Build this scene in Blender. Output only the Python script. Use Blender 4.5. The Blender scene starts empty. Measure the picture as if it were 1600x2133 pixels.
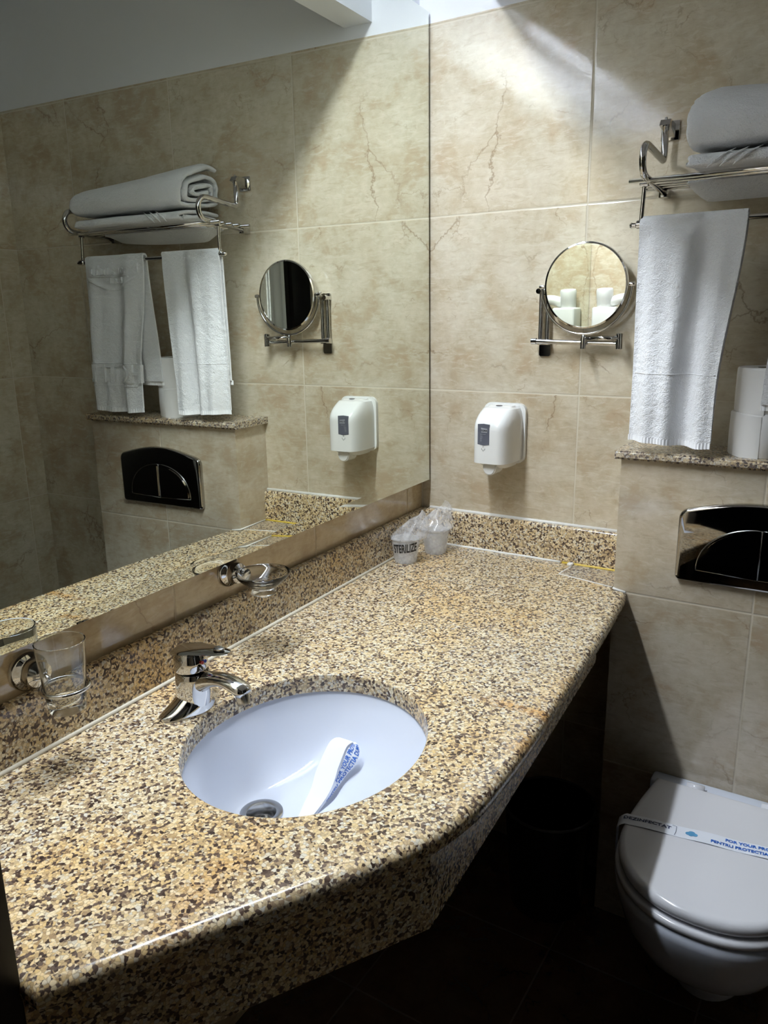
import bpy, bmesh, math, random
from mathutils import Vector, Matrix, noise
random.seed(7)
PI = math.pi
SC = bpy.context.scene
COL = SC.collection

# ------------------------------------------------------------------ camera
F_PX = 1610.68
YAW, PITCH, ROLL = 0.566897, 0.249534, -0.016279
cam_loc = Vector((1.02644, -1.80618, 1.455))
fw = Vector((-math.sin(YAW)*math.cos(PITCH), math.cos(YAW)*math.cos(PITCH), -math.sin(PITCH)))
rt = fw.cross(Vector((0, 0, 1))).normalized(); up = rt.cross(fw)
cr, sr = math.cos(ROLL), math.sin(ROLL)
R_ = cr*rt + sr*up; U_ = -sr*rt + cr*up
cam = bpy.data.cameras.new('camera'); camo = bpy.data.objects.new('camera', cam); COL.objects.link(camo)
cam.sensor_fit = 'HORIZONTAL'; cam.sensor_width = 36.0; cam.lens = F_PX/1600*36
cam.clip_start = 0.02
m = Matrix((R_, U_, -fw)).transposed().to_4x4(); m.translation = cam_loc
camo.matrix_world = m
SC.camera = camo

# ------------------------------------------------------------------ light and exposure
w = bpy.data.worlds.new('world'); SC.world = w; w.use_nodes = True
w.node_tree.nodes['Background'].inputs[0].default_value = (0.75, 0.8, 0.95, 1)
w.node_tree.nodes['Background'].inputs[1].default_value = 0.0008
TUBE_EMIT = 325.0
TUBE_COL = (0.86, 0.93, 1.0)
SC.view_settings.view_transform = 'Standard'; SC.view_settings.look = 'None'
SC.view_settings.gamma = 1; SC.view_settings.exposure = 0.0
try: SC.view_settings.use_curve_mapping = False
except Exception: pass
cy = SC.cycles
cy.max_bounces = 10; cy.diffuse_bounces = 4; cy.glossy_bounces = 6; cy.transmission_bounces = 10; cy.transparent_max_bounces = 16
cy.caustics_reflective = True; cy.caustics_refractive = True; cy.blur_glossy = 0.3
cy.sample_clamp_indirect = 6.0
cy.use_denoising = True
try: cy.denoiser = 'OPENIMAGEDENOISE'; cy.denoising_input_passes = 'RGB_ALBEDO_NORMAL'
except Exception: pass
cy.use_adaptive_sampling = False
try: cy.use_guiding = False
except Exception: pass

# ------------------------------------------------------------------ node helpers
class NT:
    def __init__(s, name):
        s.m = bpy.data.materials.new(name); s.m.use_nodes = True
        s.t = s.m.node_tree; s.b = s.t.nodes['Principled BSDF']; s.out = s.t.nodes['Material Output']
    def n(s, typ, **kw):
        nd = s.t.nodes.new(typ)
        for k, v in kw.items():
            if k.startswith('i_'): s.set(nd, k[2:], v)
            else: setattr(nd, k, v)
        return nd
    def set(s, nd, key, v):
        key = int(key) if key.isdigit() else key
        sock = nd.inputs[key]
        if isinstance(v, bpy.types.NodeSocket): s.t.links.new(v, sock)
        else: sock.default_value = v
    def bs(s, **kw):
        mp = dict(col='Base Color', rough='Roughness', metal='Metallic', ior='IOR', normal='Normal', trans='Transmission Weight',
                  spec='Specular IOR Level', coat='Coat Weight', coatr='Coat Roughness', alpha='Alpha', sheen='Sheen Weight',
                  emit='Emission Color', estr='Emission Strength', sss='Subsurface Weight')
        for k, v in kw.items():
            if k in ('col', 'emit') and isinstance(v, tuple) and len(v) == 3: v = (*v, 1)
            s.set(s.b, mp[k], v)
        return s
    def math(s, op, a, b=0.0, c=None):
        nd = s.n('ShaderNodeMath', operation=op); s.set(nd, '0', a); s.set(nd, '1', b)
        if c is not None: s.set(nd, '2', c)
        return nd.outputs[0]
    def vmath(s, op, a, b=None, sc=None):
        nd = s.n('ShaderNodeVectorMath', operation=op); s.set(nd, '0', a)
        if b is not None: s.set(nd, '1', b)
        if sc is not None: s.set(nd, 'Scale', sc)
        return nd.outputs[0]
    def mix(s, fac, a, b, blend='MIX'):
        nd = s.n('ShaderNodeMix', data_type='RGBA', blend_type=blend)
        s.set(nd, '0', fac)
        for i, v in ((6, a), (7, b)):
            if isinstance(v, tuple): v = (*v[:3], 1)
            s.set(nd, str(i), v)
        return nd.outputs[2]
    def ramp(s, fac, stops, interp='LINEAR'):
        nd = s.n('ShaderNodeValToRGB'); cr = nd.color_ramp; cr.interpolation = interp
        while len(cr.elements) < len(stops): cr.elements.new(0.5)
        for e, (p, c) in zip(cr.elements, stops):
            e.position = p; e.color = (*c, 1) if len(c) == 3 else c
        s.set(nd, '0', fac); return nd.outputs[0]
    def mr(s, v, a, b, c=0.0, d=1.0):
        nd = s.n('ShaderNodeMapRange'); s.set(nd, '0', v)
        for i, q in ((1, a), (2, b), (3, c), (4, d)): s.set(nd, str(i), q)
        return nd.outputs[0]
    def obj(s): return s.n('ShaderNodeTexCoord').outputs['Object']
    def noise(s, vec, scale, detail=4, rough=0.5, dist=0.0, out='Fac'):
        nd = s.n('ShaderNodeTexNoise'); s.set(nd, 'Vector', vec)
        for k, v in (('Scale', scale), ('Detail', detail), ('Roughness', rough), ('Distortion', dist)): s.set(nd, k, v)
        return nd.outputs[out]
    def bump(s, h, strength, dist, normal=None):
        nd = s.n('ShaderNodeBump'); s.set(nd, 'Height', h); s.set(nd, 'Strength', strength); s.set(nd, 'Distance', dist)
        if normal is not None: s.set(nd, 'Normal', normal)
        return nd.outputs[0]

def simple(name, col, rough=0.5, metal=0.0, **kw):
    return NT(name).bs(col=col, rough=rough, metal=metal, **kw).m

def tile_material(name, ua, u0, uw, v0, vh, zplaster=None, tint=(1, 1, 1), seed=0.0, va=2):
    """glazed stone-look wall tiles: ua is the horizontal axis (0 x, 1 y); joints at u0+k*uw and v0+k*vh"""
    t = NT(name); P = t.obj()
    sep = t.n('ShaderNodeSeparateXYZ'); t.set(sep, '0', P)
    U = t.math('DIVIDE', t.math('SUBTRACT', sep.outputs[ua], u0), uw)
    V = t.math('DIVIDE', t.math('SUBTRACT', sep.outputs[va], v0), vh)
    fu = t.math('FRACT', U); fv = t.math('FRACT', V)
    iu = t.math('FLOOR', U); iv = t.math('FLOOR', V)
    # distance to nearest joint in metres
    du = t.math('MULTIPLY', t.math('MINIMUM', fu, t.math('SUBTRACT', 1.0, fu)), uw)
    dv = t.math('MULTIPLY', t.math('MINIMUM', fv, t.math('SUBTRACT', 1.0, fv)), vh)
    d = t.math('MINIMUM', du, dv)
    grout = t.mr(d, 0.0013, 0.0021, 1.0, 0.0)
    cmb = t.n('ShaderNodeCombineXYZ'); t.set(cmb, '0', t.math('MULTIPLY_ADD', iu, 3.71, seed)); t.set(cmb, '1', t.math('MULTIPLY', iv, 5.33)); t.set(cmb, '2', t.math('MULTIPLY_ADD', iu, 1.3, iv))
    Q = t.vmath('ADD', P, cmb.outputs[0])
    n1 = t.noise(Q, 2.6, 6, 0.62, 0.6); n2 = t.noise(Q, 11.0, 6, 0.6, 0.3); n3 = t.noise(Q, 60.0, 3, 0.5)
    base = t.ramp(n1, [(0.30, (0.44, 0.335, 0.215)), (0.46, (0.52, 0.44, 0.31)), (0.60, (0.585, 0.53, 0.405)), (0.75, (0.64, 0.60, 0.49))])
    base = t.mix(t.mr(n2, 0.42, 0.66, 0.0, 0.75), base, (0.68, 0.61, 0.485))
    base = t.mix(t.mr(n2, 0.46, 0.30, 0.0, 0.7), base, (0.46, 0.335, 0.21))
    base = t.mix(t.mr(n3, 0.38, 0.62, 0.0, 0.22), base, (0.42, 0.34, 0.235))
    mp_ = t.n('ShaderNodeMapping'); t.set(mp_, 'Vector', Q); mp_.inputs['Scale'].default_value = (1.0, 1.0, 3.2) if ua == 0 else (1.0, 1.0, 3.2)
    n4 = t.noise(mp_.outputs[0], 26.0, 6, 0.68, 0.8)
    base = t.mix(t.mr(n4, 0.52, 0.66, 0.0, 0.45), base, (0.70, 0.66, 0.55))
    base = t.mix(t.mr(n4, 0.46, 0.34, 0.0, 0.40), base, (0.40, 0.315, 0.21))
    # thin rust-brown veins, broken up
    warp = t.noise(Q, 7.0, 5, 0.65, 0.0, 'Color')
    Qw = t.vmath('ADD', Q, t.vmath('SCALE', t.vmath('SUBTRACT', warp, (0.5, 0.5, 0.5)), sc=0.13))
    vo = t.n('ShaderNodeTexVoronoi', feature='DISTANCE_TO_EDGE'); t.set(vo, 'Vector', Qw); t.set(vo, 'Scale', 3.6)
    vein = t.mr(vo.outputs['Distance'], 0.0, 0.014, 1.0, 0.0)
    mask = t.mr(t.noise(Q, 4.4, 3, 0.5), 0.52, 0.62, 0.0, 1.0)
    vein = t.math('MULTIPLY', t.math('POWER', vein, 1.6), t.math('MULTIPLY', mask, 0.62))
    base = t.mix(vein, base, (0.20, 0.115, 0.055))
    vo2 = t.n('ShaderNodeTexVoronoi', feature='DISTANCE_TO_EDGE'); t.set(vo2, 'Vector', t.vmath('ADD', Qw, (3.1, 1.7, 0.4))); t.set(vo2, 'Scale', 11.0)
    v2 = t.math('MULTIPLY', t.mr(vo2.outputs['Distance'], 0.0, 0.020, 1.0, 0.0), t.mr(t.noise(Q, 9.0, 4, 0.65), 0.54, 0.66, 0.0, 0.55))
    base = t.mix(v2, base, (0.24, 0.145, 0.075))
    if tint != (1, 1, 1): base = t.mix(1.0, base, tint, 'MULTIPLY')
    col = t.mix(grout, base, (0.60*tint[0], 0.545*tint[1], 0.43*tint[2]))
    rough = t.mr(grout, 0.0, 1.0, 0.11, 0.75)
    h = t.math('SUBTRACT', t.math('MULTIPLY', t.noise(Q, 46.0, 3, 0.6), 0.32), t.math('MULTIPLY', t.mr(d, 0.0005, 0.0035, 1.0, 0.0), 1.3))
    h = t.math('ADD', h, t.math('MULTIPLY', t.noise(Q, 160.0, 2, 0.5), 0.10))
    if zplaster is not None:
        pf = t.mr(sep.outputs[2], zplaster, zplaster+0.001, 0.0, 1.0)
        col = t.mix(pf, col, (0.83, 0.84, 0.88))
        rough = t.math('MAXIMUM', rough, t.math('MULTIPLY', pf, 0.6))
        h = t.math('MULTIPLY', h, t.math('SUBTRACT', 1.0, pf))
    nb_ = t.bump(h, 0.36, 0.0014)
    gl = t.math('SUBTRACT', 1.0, grout) if zplaster is None else t.math('MULTIPLY', t.math('SUBTRACT', 1.0, grout), t.math('SUBTRACT', 1.0, pf))
    t.bs(col=col, rough=rough, spec=0.5, normal=nb_, coat=t.math('MULTIPLY', gl, 0.9), coatr=0.09)
    t.set(t.b, 'Coat Normal', nb_); t.set(t.b, 'Coat IOR', 1.55)
    return t.m

def granite_material(name, tint=None, stains=(), grey=0.0, gloss=0.17, dark=1.0):
    t = NT(name); P = t.obj()
    wv = t.noise(P, 140, 2, 0.5, 0, 'Color')
    Pw = t.vmath('ADD', P, t.vmath('SCALE', t.vmath('SUBTRACT', wv, (0.5, 0.5, 0.5)), sc=0.0050))
    vo = t.n('ShaderNodeTexVoronoi', feature='F1'); t.set(vo, 'Vector', Pw); t.set(vo, 'Scale', 240.0); t.set(vo, 'Randomness', 1.0)
    sp = t.n('ShaderNodeSeparateXYZ'); t.set(sp, '0', vo.outputs['Color'])
    big = t.noise(P, 5.0, 3, 0.55); mid = t.noise(P, 60.0, 2, 0.5); clump = t.noise(P, 120.0, 2, 0.55)
    grain = t.ramp(sp.outputs[0], [(0.0, (0.36, 0.26, 0.16)), (0.10, (0.52, 0.40, 0.24)), (0.28, (0.70, 0.54, 0.30)), (0.50, (0.80, 0.66, 0.43)),
                                   (0.74, (0.84, 0.75, 0.56)), (0.90, (0.68, 0.64, 0.55)), (1.0, (0.86, 0.82, 0.72))], 'CONSTANT')
    ochre = t.mr(big, 0.50, 0.68, 0.0, 0.55)
    grain = t.mix(ochre, grain, t.mix(1.0, grain, (1.0, 0.80, 0.48), 'MULTIPLY'))
    greyf = t.mr(big, 0.47, 0.32, 0.0, 0.55)
    grain = t.mix(greyf, grain, t.mix(1.0, grain, (0.86, 0.90, 0.98), 'MULTIPLY'))
    # dark interstitial mica
    dk = t.math('ADD', t.math('MULTIPLY', sp.outputs[1], 0.75), t.math('MULTIPLY', clump, 0.62))
    dkf = t.mr(dk, 0.475, 0.535, 1.0, 0.0)
    dkc = t.ramp(sp.outputs[2], [(0.0, (0.040, 0.025, 0.020)), (0.5, (0.090, 0.058, 0.042)), (1.0, (0.15, 0.105, 0.08))])
    ve = t.n('ShaderNodeTexVoronoi', feature='DISTANCE_TO_EDGE'); t.set(ve, 'Vector', Pw); t.set(ve, 'Scale', 240.0)
    ed = t.mr(ve.outputs['Distance'], 0.02, 0.16, 0.55, 0.0)
    c = t.mix(t.math('MULTIPLY', ed, t.mr(mid, 0.35, 0.6, 0.45, 1.0)), grain, (0.17, 0.10, 0.06))
    c = t.mix(dkf, c, dkc)
    sepp = t.n('ShaderNodeSeparateXYZ'); t.set(sepp, '0', P)
    for (sx, sy, rx, ry, ang, amt) in stains:      # rust stains with a shape of their own
        dx = t.math('SUBTRACT', sepp.outputs[0], sx); dy = t.math('SUBTRACT', sepp.outputs[1], sy)
        ca, sa = math.cos(ang), math.sin(ang)
        a = t.math('DIVIDE', t.math('ADD', t.math('MULTIPLY', dx, ca), t.math('MULTIPLY', dy, sa)), rx)
        b = t.math('DIVIDE', t.math('SUBTRACT', t.math('MULTIPLY', dy, ca), t.math('MULTIPLY', dx, sa)), ry)
        r = t.math('SQRT', t.math('ADD', t.math('MULTIPLY', a, a), t.math('MULTIPLY', b, b)))
        r = t.math('ADD', r, t.math('MULTIPLY', t.math('SUBTRACT', t.noise(P, 38, 4, 0.7), 0.5), 2.2))
        f = t.mr(r, 0.2, 1.15, amt, 0.0)
        c = t.mix(f, c, t.mix(1.0, c, (0.82, 0.50, 0.16), 'MULTIPLY'))
    if grey: c = t.mix(grey, c, t.mix(1.0, t.mix(0.30, c, (0.40, 0.37, 0.34)), (0.78, 0.80, 0.86), 'MULTIPLY'))
    if dark != 1.0: c = t.mix(1.0, c, (dark, dark, dark), 'MULTIPLY')
    t.bs(col=c, rough=t.mr(sp.outputs[1], 0, 1, gloss, gloss+0.10), spec=0.5, normal=t.bump(t.math('ADD', sp.outputs[0], t.math('MULTIPLY', clump, 2)), 0.05, 0.0006))
    return t.m

def towel_material(name, col=(0.92, 0.925, 0.95)):
    t = NT(name); P = t.obj()
    n = t.noise(P, 420, 3, 0.6); n2 = t.noise(P, 60, 4, 0.6)
    h = t.math('ADD', n, t.math('MULTIPLY', n2, 2.2))
    t.bs(col=t.mix(t.mr(n, .3, .7, 0.0, 0.12), (*col,), (0.76, 0.77, 0.80)), rough=0.95, sheen=0.25, spec=0.15, normal=t.bump(h, 0.9, 0.0032))
    return t.m

M = {}
M['chrome'] = simple('chrome', (0.62, 0.61, 0.60), 0.055, 1.0)
M['steel'] = simple('brushed_steel', (0.50, 0.50, 0.50), 0.22, 1.0)
M['mirror'] = simple('silvered_glass', (0.84, 0.87, 0.80), 0.0, 1.0)
M['mirror2'] = simple('shaving_mirror_glass', (0.92, 0.93, 0.86), 0.0, 1.0)
M['backing'] = simple('dark_backing_board', (0.035, 0.025, 0.018), 0.6)
M['ceramic'] = simple('white_ceramic', (0.66, 0.70, 0.80), 0.03)
M['seat'] = simple('white_plastic_seat', (0.78, 0.78, 0.82), 0.16)
M['plaster'] = simple('white_plaster', (0.83, 0.84, 0.88), 0.6)
M['plastic'] = simple('white_dispenser_plastic', (0.80, 0.80, 0.78), 0.16, coat=0.3, coatr=0.05)
M['plastic_grey'] = simple('grey_window_plastic', (0.11, 0.115, 0.14), 0.12)
M['label_grey'] = simple('pale_grey_label', (0.30, 0.31, 0.34), 0.4)
M['print_grey'] = simple('grey_print', (0.12, 0.13, 0.14), 0.5)
M['black'] = simple('black_plastic', (0.006, 0.006, 0.006), 0.25)
M['darkwood'] = simple('dark_door_frame', (0.008, 0.006, 0.005), 0.5)
M['flush'] = simple('dark_polished_chrome', (0.42, 0.41, 0.40), 0.04, 1.0)
M['paper'] = simple('white_toilet_paper', (0.80, 0.79, 0.78), 0.95)
M['core'] = simple('cardboard_core', (0.32, 0.24, 0.16), 0.9)
M['band'] = simple('white_paper_band', (0.84, 0.87, 0.95), 0.75)
M['ink_blue'] = simple('blue_ink', (0.012, 0.12, 0.52), 0.6)
M['ink_navy'] = simple('navy_ink', (0.03, 0.045, 0.13), 0.6)
M['ink_black'] = simple('black_ink', (0.004, 0.004, 0.004), 0.5)
M['emblem'] = simple('pale_blue_ink', (0.10, 0.34, 0.60), 0.6)
M['red'] = simple('red_mark', (0.55, 0.01, 0.01), 0.3)
M['blue'] = simple('blue_mark', (0.01, 0.05, 0.5), 0.3)
M['caulk'] = simple('cream_sealant', (0.66, 0.61, 0.50), 0.55)
M['caulk_white'] = simple('white_sealant', (0.80, 0.78, 0.74), 0.5)
M['caulk_yellow'] = simple('yellowed_sealant', (0.62, 0.44, 0.06), 0.45)
M['towel'] = towel_material('white_terry')
M['hem'] = simple('white_woven_hem', (0.93, 0.935, 0.96), 0.8)
M['curtain'] = simple('pale_shower_curtain', (0.85, 0.86, 0.85), 0.8)
t = NT('clear_glass'); t.bs(col=(0.97, 0.985, 0.975), rough=0.0, trans=1.0, ior=1.46); M['glass'] = t.m
t = NT('frosted_cup_plastic'); t.bs(col=(0.86, 0.87, 0.88), rough=0.28, trans=0.55, ior=1.3, alpha=0.55); M['cup'] = t.m
t = NT('clear_film'); P = t.obj()
t.bs(col=(0.92, 0.93, 0.96), rough=0.12, trans=0.0, spec=0.9, coat=1.0, coatr=0.05,
     alpha=t.mr(t.noise(P, 34, 3, 0.6), 0.36, 0.70, 0.14, 0.52), normal=t.bump(t.noise(P, 38, 2, 0.5), 0.5, 0.004)); M['film'] = t.m
t = NT('lit_tube'); t.bs(col=(0.9, 0.9, 0.9), emit=TUBE_COL, estr=TUBE_EMIT); M['tube'] = t.m

W_TILE, H_TILE = 0.4272, 0.4273
Z_TOP = 2.121
M['tile_back'] = tile_material('back_wall_tile', 0, 0.4303, W_TILE, 1.2661-3*H_TILE, 0.4262, Z_TOP)
M['tile_side'] = tile_material('side_wall_tile', 1, -0.08, W_TILE, 1.2661-3*H_TILE, 0.4262, Z_TOP, seed=11.0)
M['tile_left'] = tile_material('mirror_wall_tile', 1, -0.08, W_TILE, 1.2661-3*H_TILE, 0.4262, Z_TOP, seed=11.0, tint=(1.0, 0.88, 0.70))
M['tile_box'] = tile_material('cistern_boxing_tile', 0, 0.8640, 0.4272, 0.8450-2*0.4273, 0.4273, seed=23.0, tint=(0.92, 0.90, 0.90))
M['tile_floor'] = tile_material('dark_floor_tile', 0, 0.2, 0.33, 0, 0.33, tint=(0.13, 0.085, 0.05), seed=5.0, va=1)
ST = [(0.592, -0.600, 0.15, 0.020, math.radians(78), 1.0), (0.535, -0.800, 0.12, 0.030, math.radians(70), 0.9), (0.545, -0.21, 0.05, 0.05, 0, 0.6),
      (0.40, -0.13, 0.07, 0.03, 0.4, 0.7), (0.17, -0.62, 0.03, 0.13, 0.1, 0.35), (0.25, -1.28, 0.07, 0.16, 0.2, 0.5), (0.33, -0.06, 0.09, 0.016, 0, 0.7),
      (0.555, -1.03, 0.05, 0.05, 0, 0.7), (0.60, -0.72, 0.05, 0.03, 0.3, 0.5)]
M['granite'] = granite_material('speckled_granite', stains=ST)
M['granite_patch'] = granite_material('grey_granite_patch', grey=0.8)
M['granite_shelf'] = granite_material('pale_granite', grey=0.7)

# ------------------------------------------------------------------ mesh helpers
INV = {}
def smooth_by_angle(bm, deg=38):
    a = math.radians(deg)
    for f in bm.faces: f.smooth = True
    for e in bm.edges:
        if len(e.link_faces) == 2 and e.calc_face_angle(0) > a: e.smooth = False

def put(name, bm, mat, parent=None, xf=None, deg=38, own_origin=True):
    """link a bmesh (world or xf-local coordinates) as one mesh object"""
    if xf is not None: bm.transform(xf)
    smooth_by_angle(bm, deg)
    me = bpy.data.meshes.new(name)
    o = bpy.data.objects.new(name, me)
    COL.objects.link(o)
    if parent is not None:
        bm.transform(INV[parent.name]); o.parent = parent; INV[o.name] = INV[parent.name]
    elif own_origin:
        xs = [v.co for v in bm.verts]
        c = Vector(((min(p.x for p in xs)+max(p.x for p in xs))/2, (min(p.y for p in xs)+max(p.y for p in xs))/2, min(p.z for p in xs)))
        bm.transform(Matrix.Translation(-c)); o.location = c; INV[o.name] = Matrix.Translation(-c)
    else: INV[o.name] = Matrix.Identity(4)
    bm.to_mesh(me); bm.free()
    for mm in (mat if isinstance(mat, (list, tuple)) else [mat]): me.materials.append(mm)
    return o
def tag(o, label, cat, group=None, kind=None):
    o['label'] = label; o['category'] = cat
    if group: o['group'] = group
    if kind: o['kind'] = kind
    return o
def thing(name, label, cat, loc, rot=0.0, group=None):
    o = bpy.data.objects.new(name, None); COL.objects.link(o)
    o.location = loc; o.rotation_euler = (0, 0, rot); o.empty_display_size = 0.05
    INV[o.name] = (Matrix.Translation(loc) @ Matrix.Rotation(rot, 4, 'Z')).inverted()
    return tag(o, label, cat, group)
def struct(name, bm, mat, xf=None, deg=38, own=False):
    o = put(name, bm, mat, None, xf, deg, own); o['kind'] = 'structure'; return o
def NB(): return bmesh.new()
def box(bm, x0, x1, y0, y1, z0, z1, bev=0.0, seg=2):
    r = bmesh.ops.create_cube(bm, size=1.0); vs = r['verts']
    for v in vs: v.co = Vector(((x0+x1)/2+v.co.x*(x1-x0), (y0+y1)/2+v.co.y*(y1-y0), (z0+z1)/2+v.co.z*(z1-z0)))
    if bev > 0:
        es = list({e for v in vs for e in v.link_edges})
        bmesh.ops.bevel(bm, geom=es, offset=bev, segments=seg, profile=0.5, affect='EDGES')
    return bm
def fillet(pts, r, n=6):
    pts = [Vector(p) for p in pts]; out = [pts[0]]
    for i in range(1, len(pts)-1):
        a, b, c = pts[i-1], pts[i], pts[i+1]
        u = (a-b); v = (c-b); rr = min(r, u.length*0.49, v.length*0.49)
        p, q = b+u.normalized()*rr, b+v.normalized()*rr
        for k in range(n+1):
            s = k/n; out.append((1-s)**2*p+2*s*(1-s)*b+s*s*q)
    out.append(pts[-1]); return out
def tube(bm, pts, r, seg=14, closed=False, cap=True):
    pts = [Vector(p) for p in pts]; n = len(pts)
    rr = r if callable(r) else (lambda s: r)
    def tan(i):
        if closed: return (pts[(i+1) % n]-pts[i-1]).normalized()
        return (pts[min(i+1, n-1)]-pts[max(i-1, 0)]).normalized()
    t0 = tan(0); nrm = t0.orthogonal().normalized(); rings = []
    for i in range(n):
        tt = tan(i); nrm = (nrm-tt*nrm.dot(tt)).normalized(); bn = tt.cross(nrm)
        rad = rr(i/(n-1)); rings.append([bm.verts.new(pts[i]+(nrm*math.cos(2*PI*k/seg)+bn*math.sin(2*PI*k/seg))*rad) for k in range(seg)])
    for i in range(n if closed else n-1):
        A, B = rings[i], rings[(i+1) % n]
        for k in range(seg): bm.faces.new((A[k], A[(k+1) % seg], B[(k+1) % seg], B[k]))
    if cap and not closed:
        bm.faces.new(rings[0][::-1]); bm.faces.new(rings[-1])
    return bm
def lathe(bm, prof, center=(0, 0, 0), axis=(0, 0, 1), seg=32, cap0=True, cap1=True, sx=1.0, sy=1.0):
    ax = Vector(axis).normalized()
    q = Vector((0, 0, 1)).rotation_difference(ax).to_matrix(); c = Vector(center); rings = []
    for (r, z) in prof:
        rings.append([bm.verts.new(c+q@Vector((r*sx*math.cos(2*PI*k/seg), r*sy*math.sin(2*PI*k/seg), z))) for k in range(seg)])
    for A, B in zip(rings, rings[1:]):
        for k in range(seg): bm.faces.new((A[k], A[(k+1) % seg], B[(k+1) % seg], B[k]))
    if cap0: bm.faces.new(rings[0][::-1])
    if cap1: bm.faces.new(rings[-1])
    bmesh.ops.recalc_face_normals(bm, faces=bm.faces[:])
    return bm
def grid(bm, fn, nu, nv, closeu=False):
    V = [[bm.verts.new(fn(i/nu, j/nv)) for j in range(nv+1)] for i in range(nu+(0 if closeu else 1))]
    nu_ = len(V)
    for i in range(nu_ if closeu else nu_-1):
        for j in range(nv): bm.faces.new((V[i][j], V[(i+1) % nu_][j], V[(i+1) % nu_][j+1], V[i][j+1]))
    return V
def thicken(bm, t):
    bmesh.ops.recalc_face_normals(bm, faces=bm.faces[:])
    bmesh.ops.solidify(bm, geom=bm.faces[:]+bm.edges[:]+bm.verts[:], thickness=t)
    return bm
def prism(bm, poly, fn0, fn1):
    """closed prism from a 2d outline; fn0 / fn1 place a 2d point on the two end faces"""
    A = [bm.verts.new(fn0(p)) for p in poly]; B = [bm.verts.new(fn1(p)) for p in poly]
    n = len(poly); bm.faces.new(A[::-1]); bm.faces.new(B)
    for i in range(n): bm.faces.new((A[i], A[(i+1) % n], B[(i+1) % n], B[i]))
    bmesh.ops.recalc_face_normals(bm, faces=bm.faces[:])
    return bm
def subdiv(o, lv=1):
    md = o.modifiers.new('subdivision', 'SUBSURF'); md.levels = lv; md.render_levels = lv
def text_bm(body, size, extrude=0.0004, fn=None, align='CENTER', cut=0, xscale=1.0, bold=0.0):
    cu = bpy.data.curves.new('lettering', 'FONT'); cu.body = body; cu.size = size; cu.extrude = extrude
    cu.align_x = align; cu.align_y = 'CENTER'; cu.resolution_u = 3; cu.offset = bold
    o = bpy.data.objects.new('lettering_source', cu); COL.objects.link(o)
    dg = bpy.context.evaluated_depsgraph_get(); dg.update()
    me = bpy.data.meshes.new_from_object(o.evaluated_get(dg))
    bm = NB(); bm.from_mesh(me)
    bpy.data.objects.remove(o); bpy.data.meshes.remove(me); bpy.data.curves.remove(cu)
    if cut: bmesh.ops.subdivide_edges(bm, edges=bm.edges[:], cuts=cut)
    for v in bm.verts:
        v.co.x *= xscale
        if fn: v.co = fn(v.co.copy())
    return bm
def rrect(w, h, r, n=5, cx=0, cy=0):
    out = []
    for (sx, sy, a0) in ((1, 1, 0), (-1, 1, 90), (-1, -1, 180), (1, -1, 270)):
        for k in range(n+1):
            a = math.radians(a0+90*k/n); out.append((cx+sx*(w/2-r)+r*math.cos(a), cy+sy*(h/2-r)+r*math.sin(a)))
    return out
def fbm(p, s=1.0, o=3): return noise.fractal(Vector(p)*s, 1.0, 2.0, o)

# mirror wall frame: local x = out of the wall, local y = towards the back wall, rotated 2.15 degrees
ANG = math.atan(0.0376)
LW = Matrix.Rotation(ANG, 4, 'Z')

# ------------------------------------------------------------------ room shell
CEIL = 2.46
YF = -1.492
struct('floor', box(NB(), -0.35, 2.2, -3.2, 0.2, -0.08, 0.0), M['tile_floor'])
struct('ceiling', box(NB(), -0.35, 2.2, -3.2, 0.2, CEIL, CEIL+0.08), M['plaster'])
struct('wall_back', box(NB(), -0.35, 2.2, 0.0, 0.1, 0.0, CEIL), M['tile_back'])
o = struct('wall_left', box(NB(), -0.10, 0.0, -1.70, 0.0, 0.0, CEIL), M['tile_left']); o.rotation_euler.z = ANG
struct('wall_right', box(NB(), 1.5864, 1.70, -3.2, 0.0, 0.0, CEIL), M['tile_side'])
DX0, DX1, DZ = 0.404, 1.54, 2.05
b = NB(); box(b, -0.15, DX0-0.04, YF-0.13, YF, 0, CEIL); box(b, DX0-0.04, DX1+0.04, YF-0.13, YF, DZ+0.04, CEIL); box(b, DX1+0.04, 1.5864, YF-0.13, YF, 0, CEIL)
struct('wall_front', b, M['tile_back'])
b = NB(); box(b, DX0-0.04, DX0, YF-0.14, YF+0.006, 0, DZ, 0.002); box(b, DX1, DX1+0.04, YF-0.14, YF+0.006, 0, DZ, 0.002); box(b, DX0-0.04, DX1+0.04, YF-0.14, YF+0.006, DZ, DZ+0.04, 0.002)
struct('door_1', b, M['darkwood'])
# door-shaped dark panel added on the right-hand wall: dark reflections, less bounce
b = NB(); box(b, 1.566, 1.5862, -1.488, -0.33, 0.0, 2.05, 0.002); struct('added_dark_panel', b, M['darkwood'])
# plaster pelmet hiding the lamp above the mirror
b = NB(); box(b, 0.188, 0.268, YF, 0.0, 2.151, CEIL)
o = struct('trim_1', b, M['plaster']); o.rotation_euler.z = ANG

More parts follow.
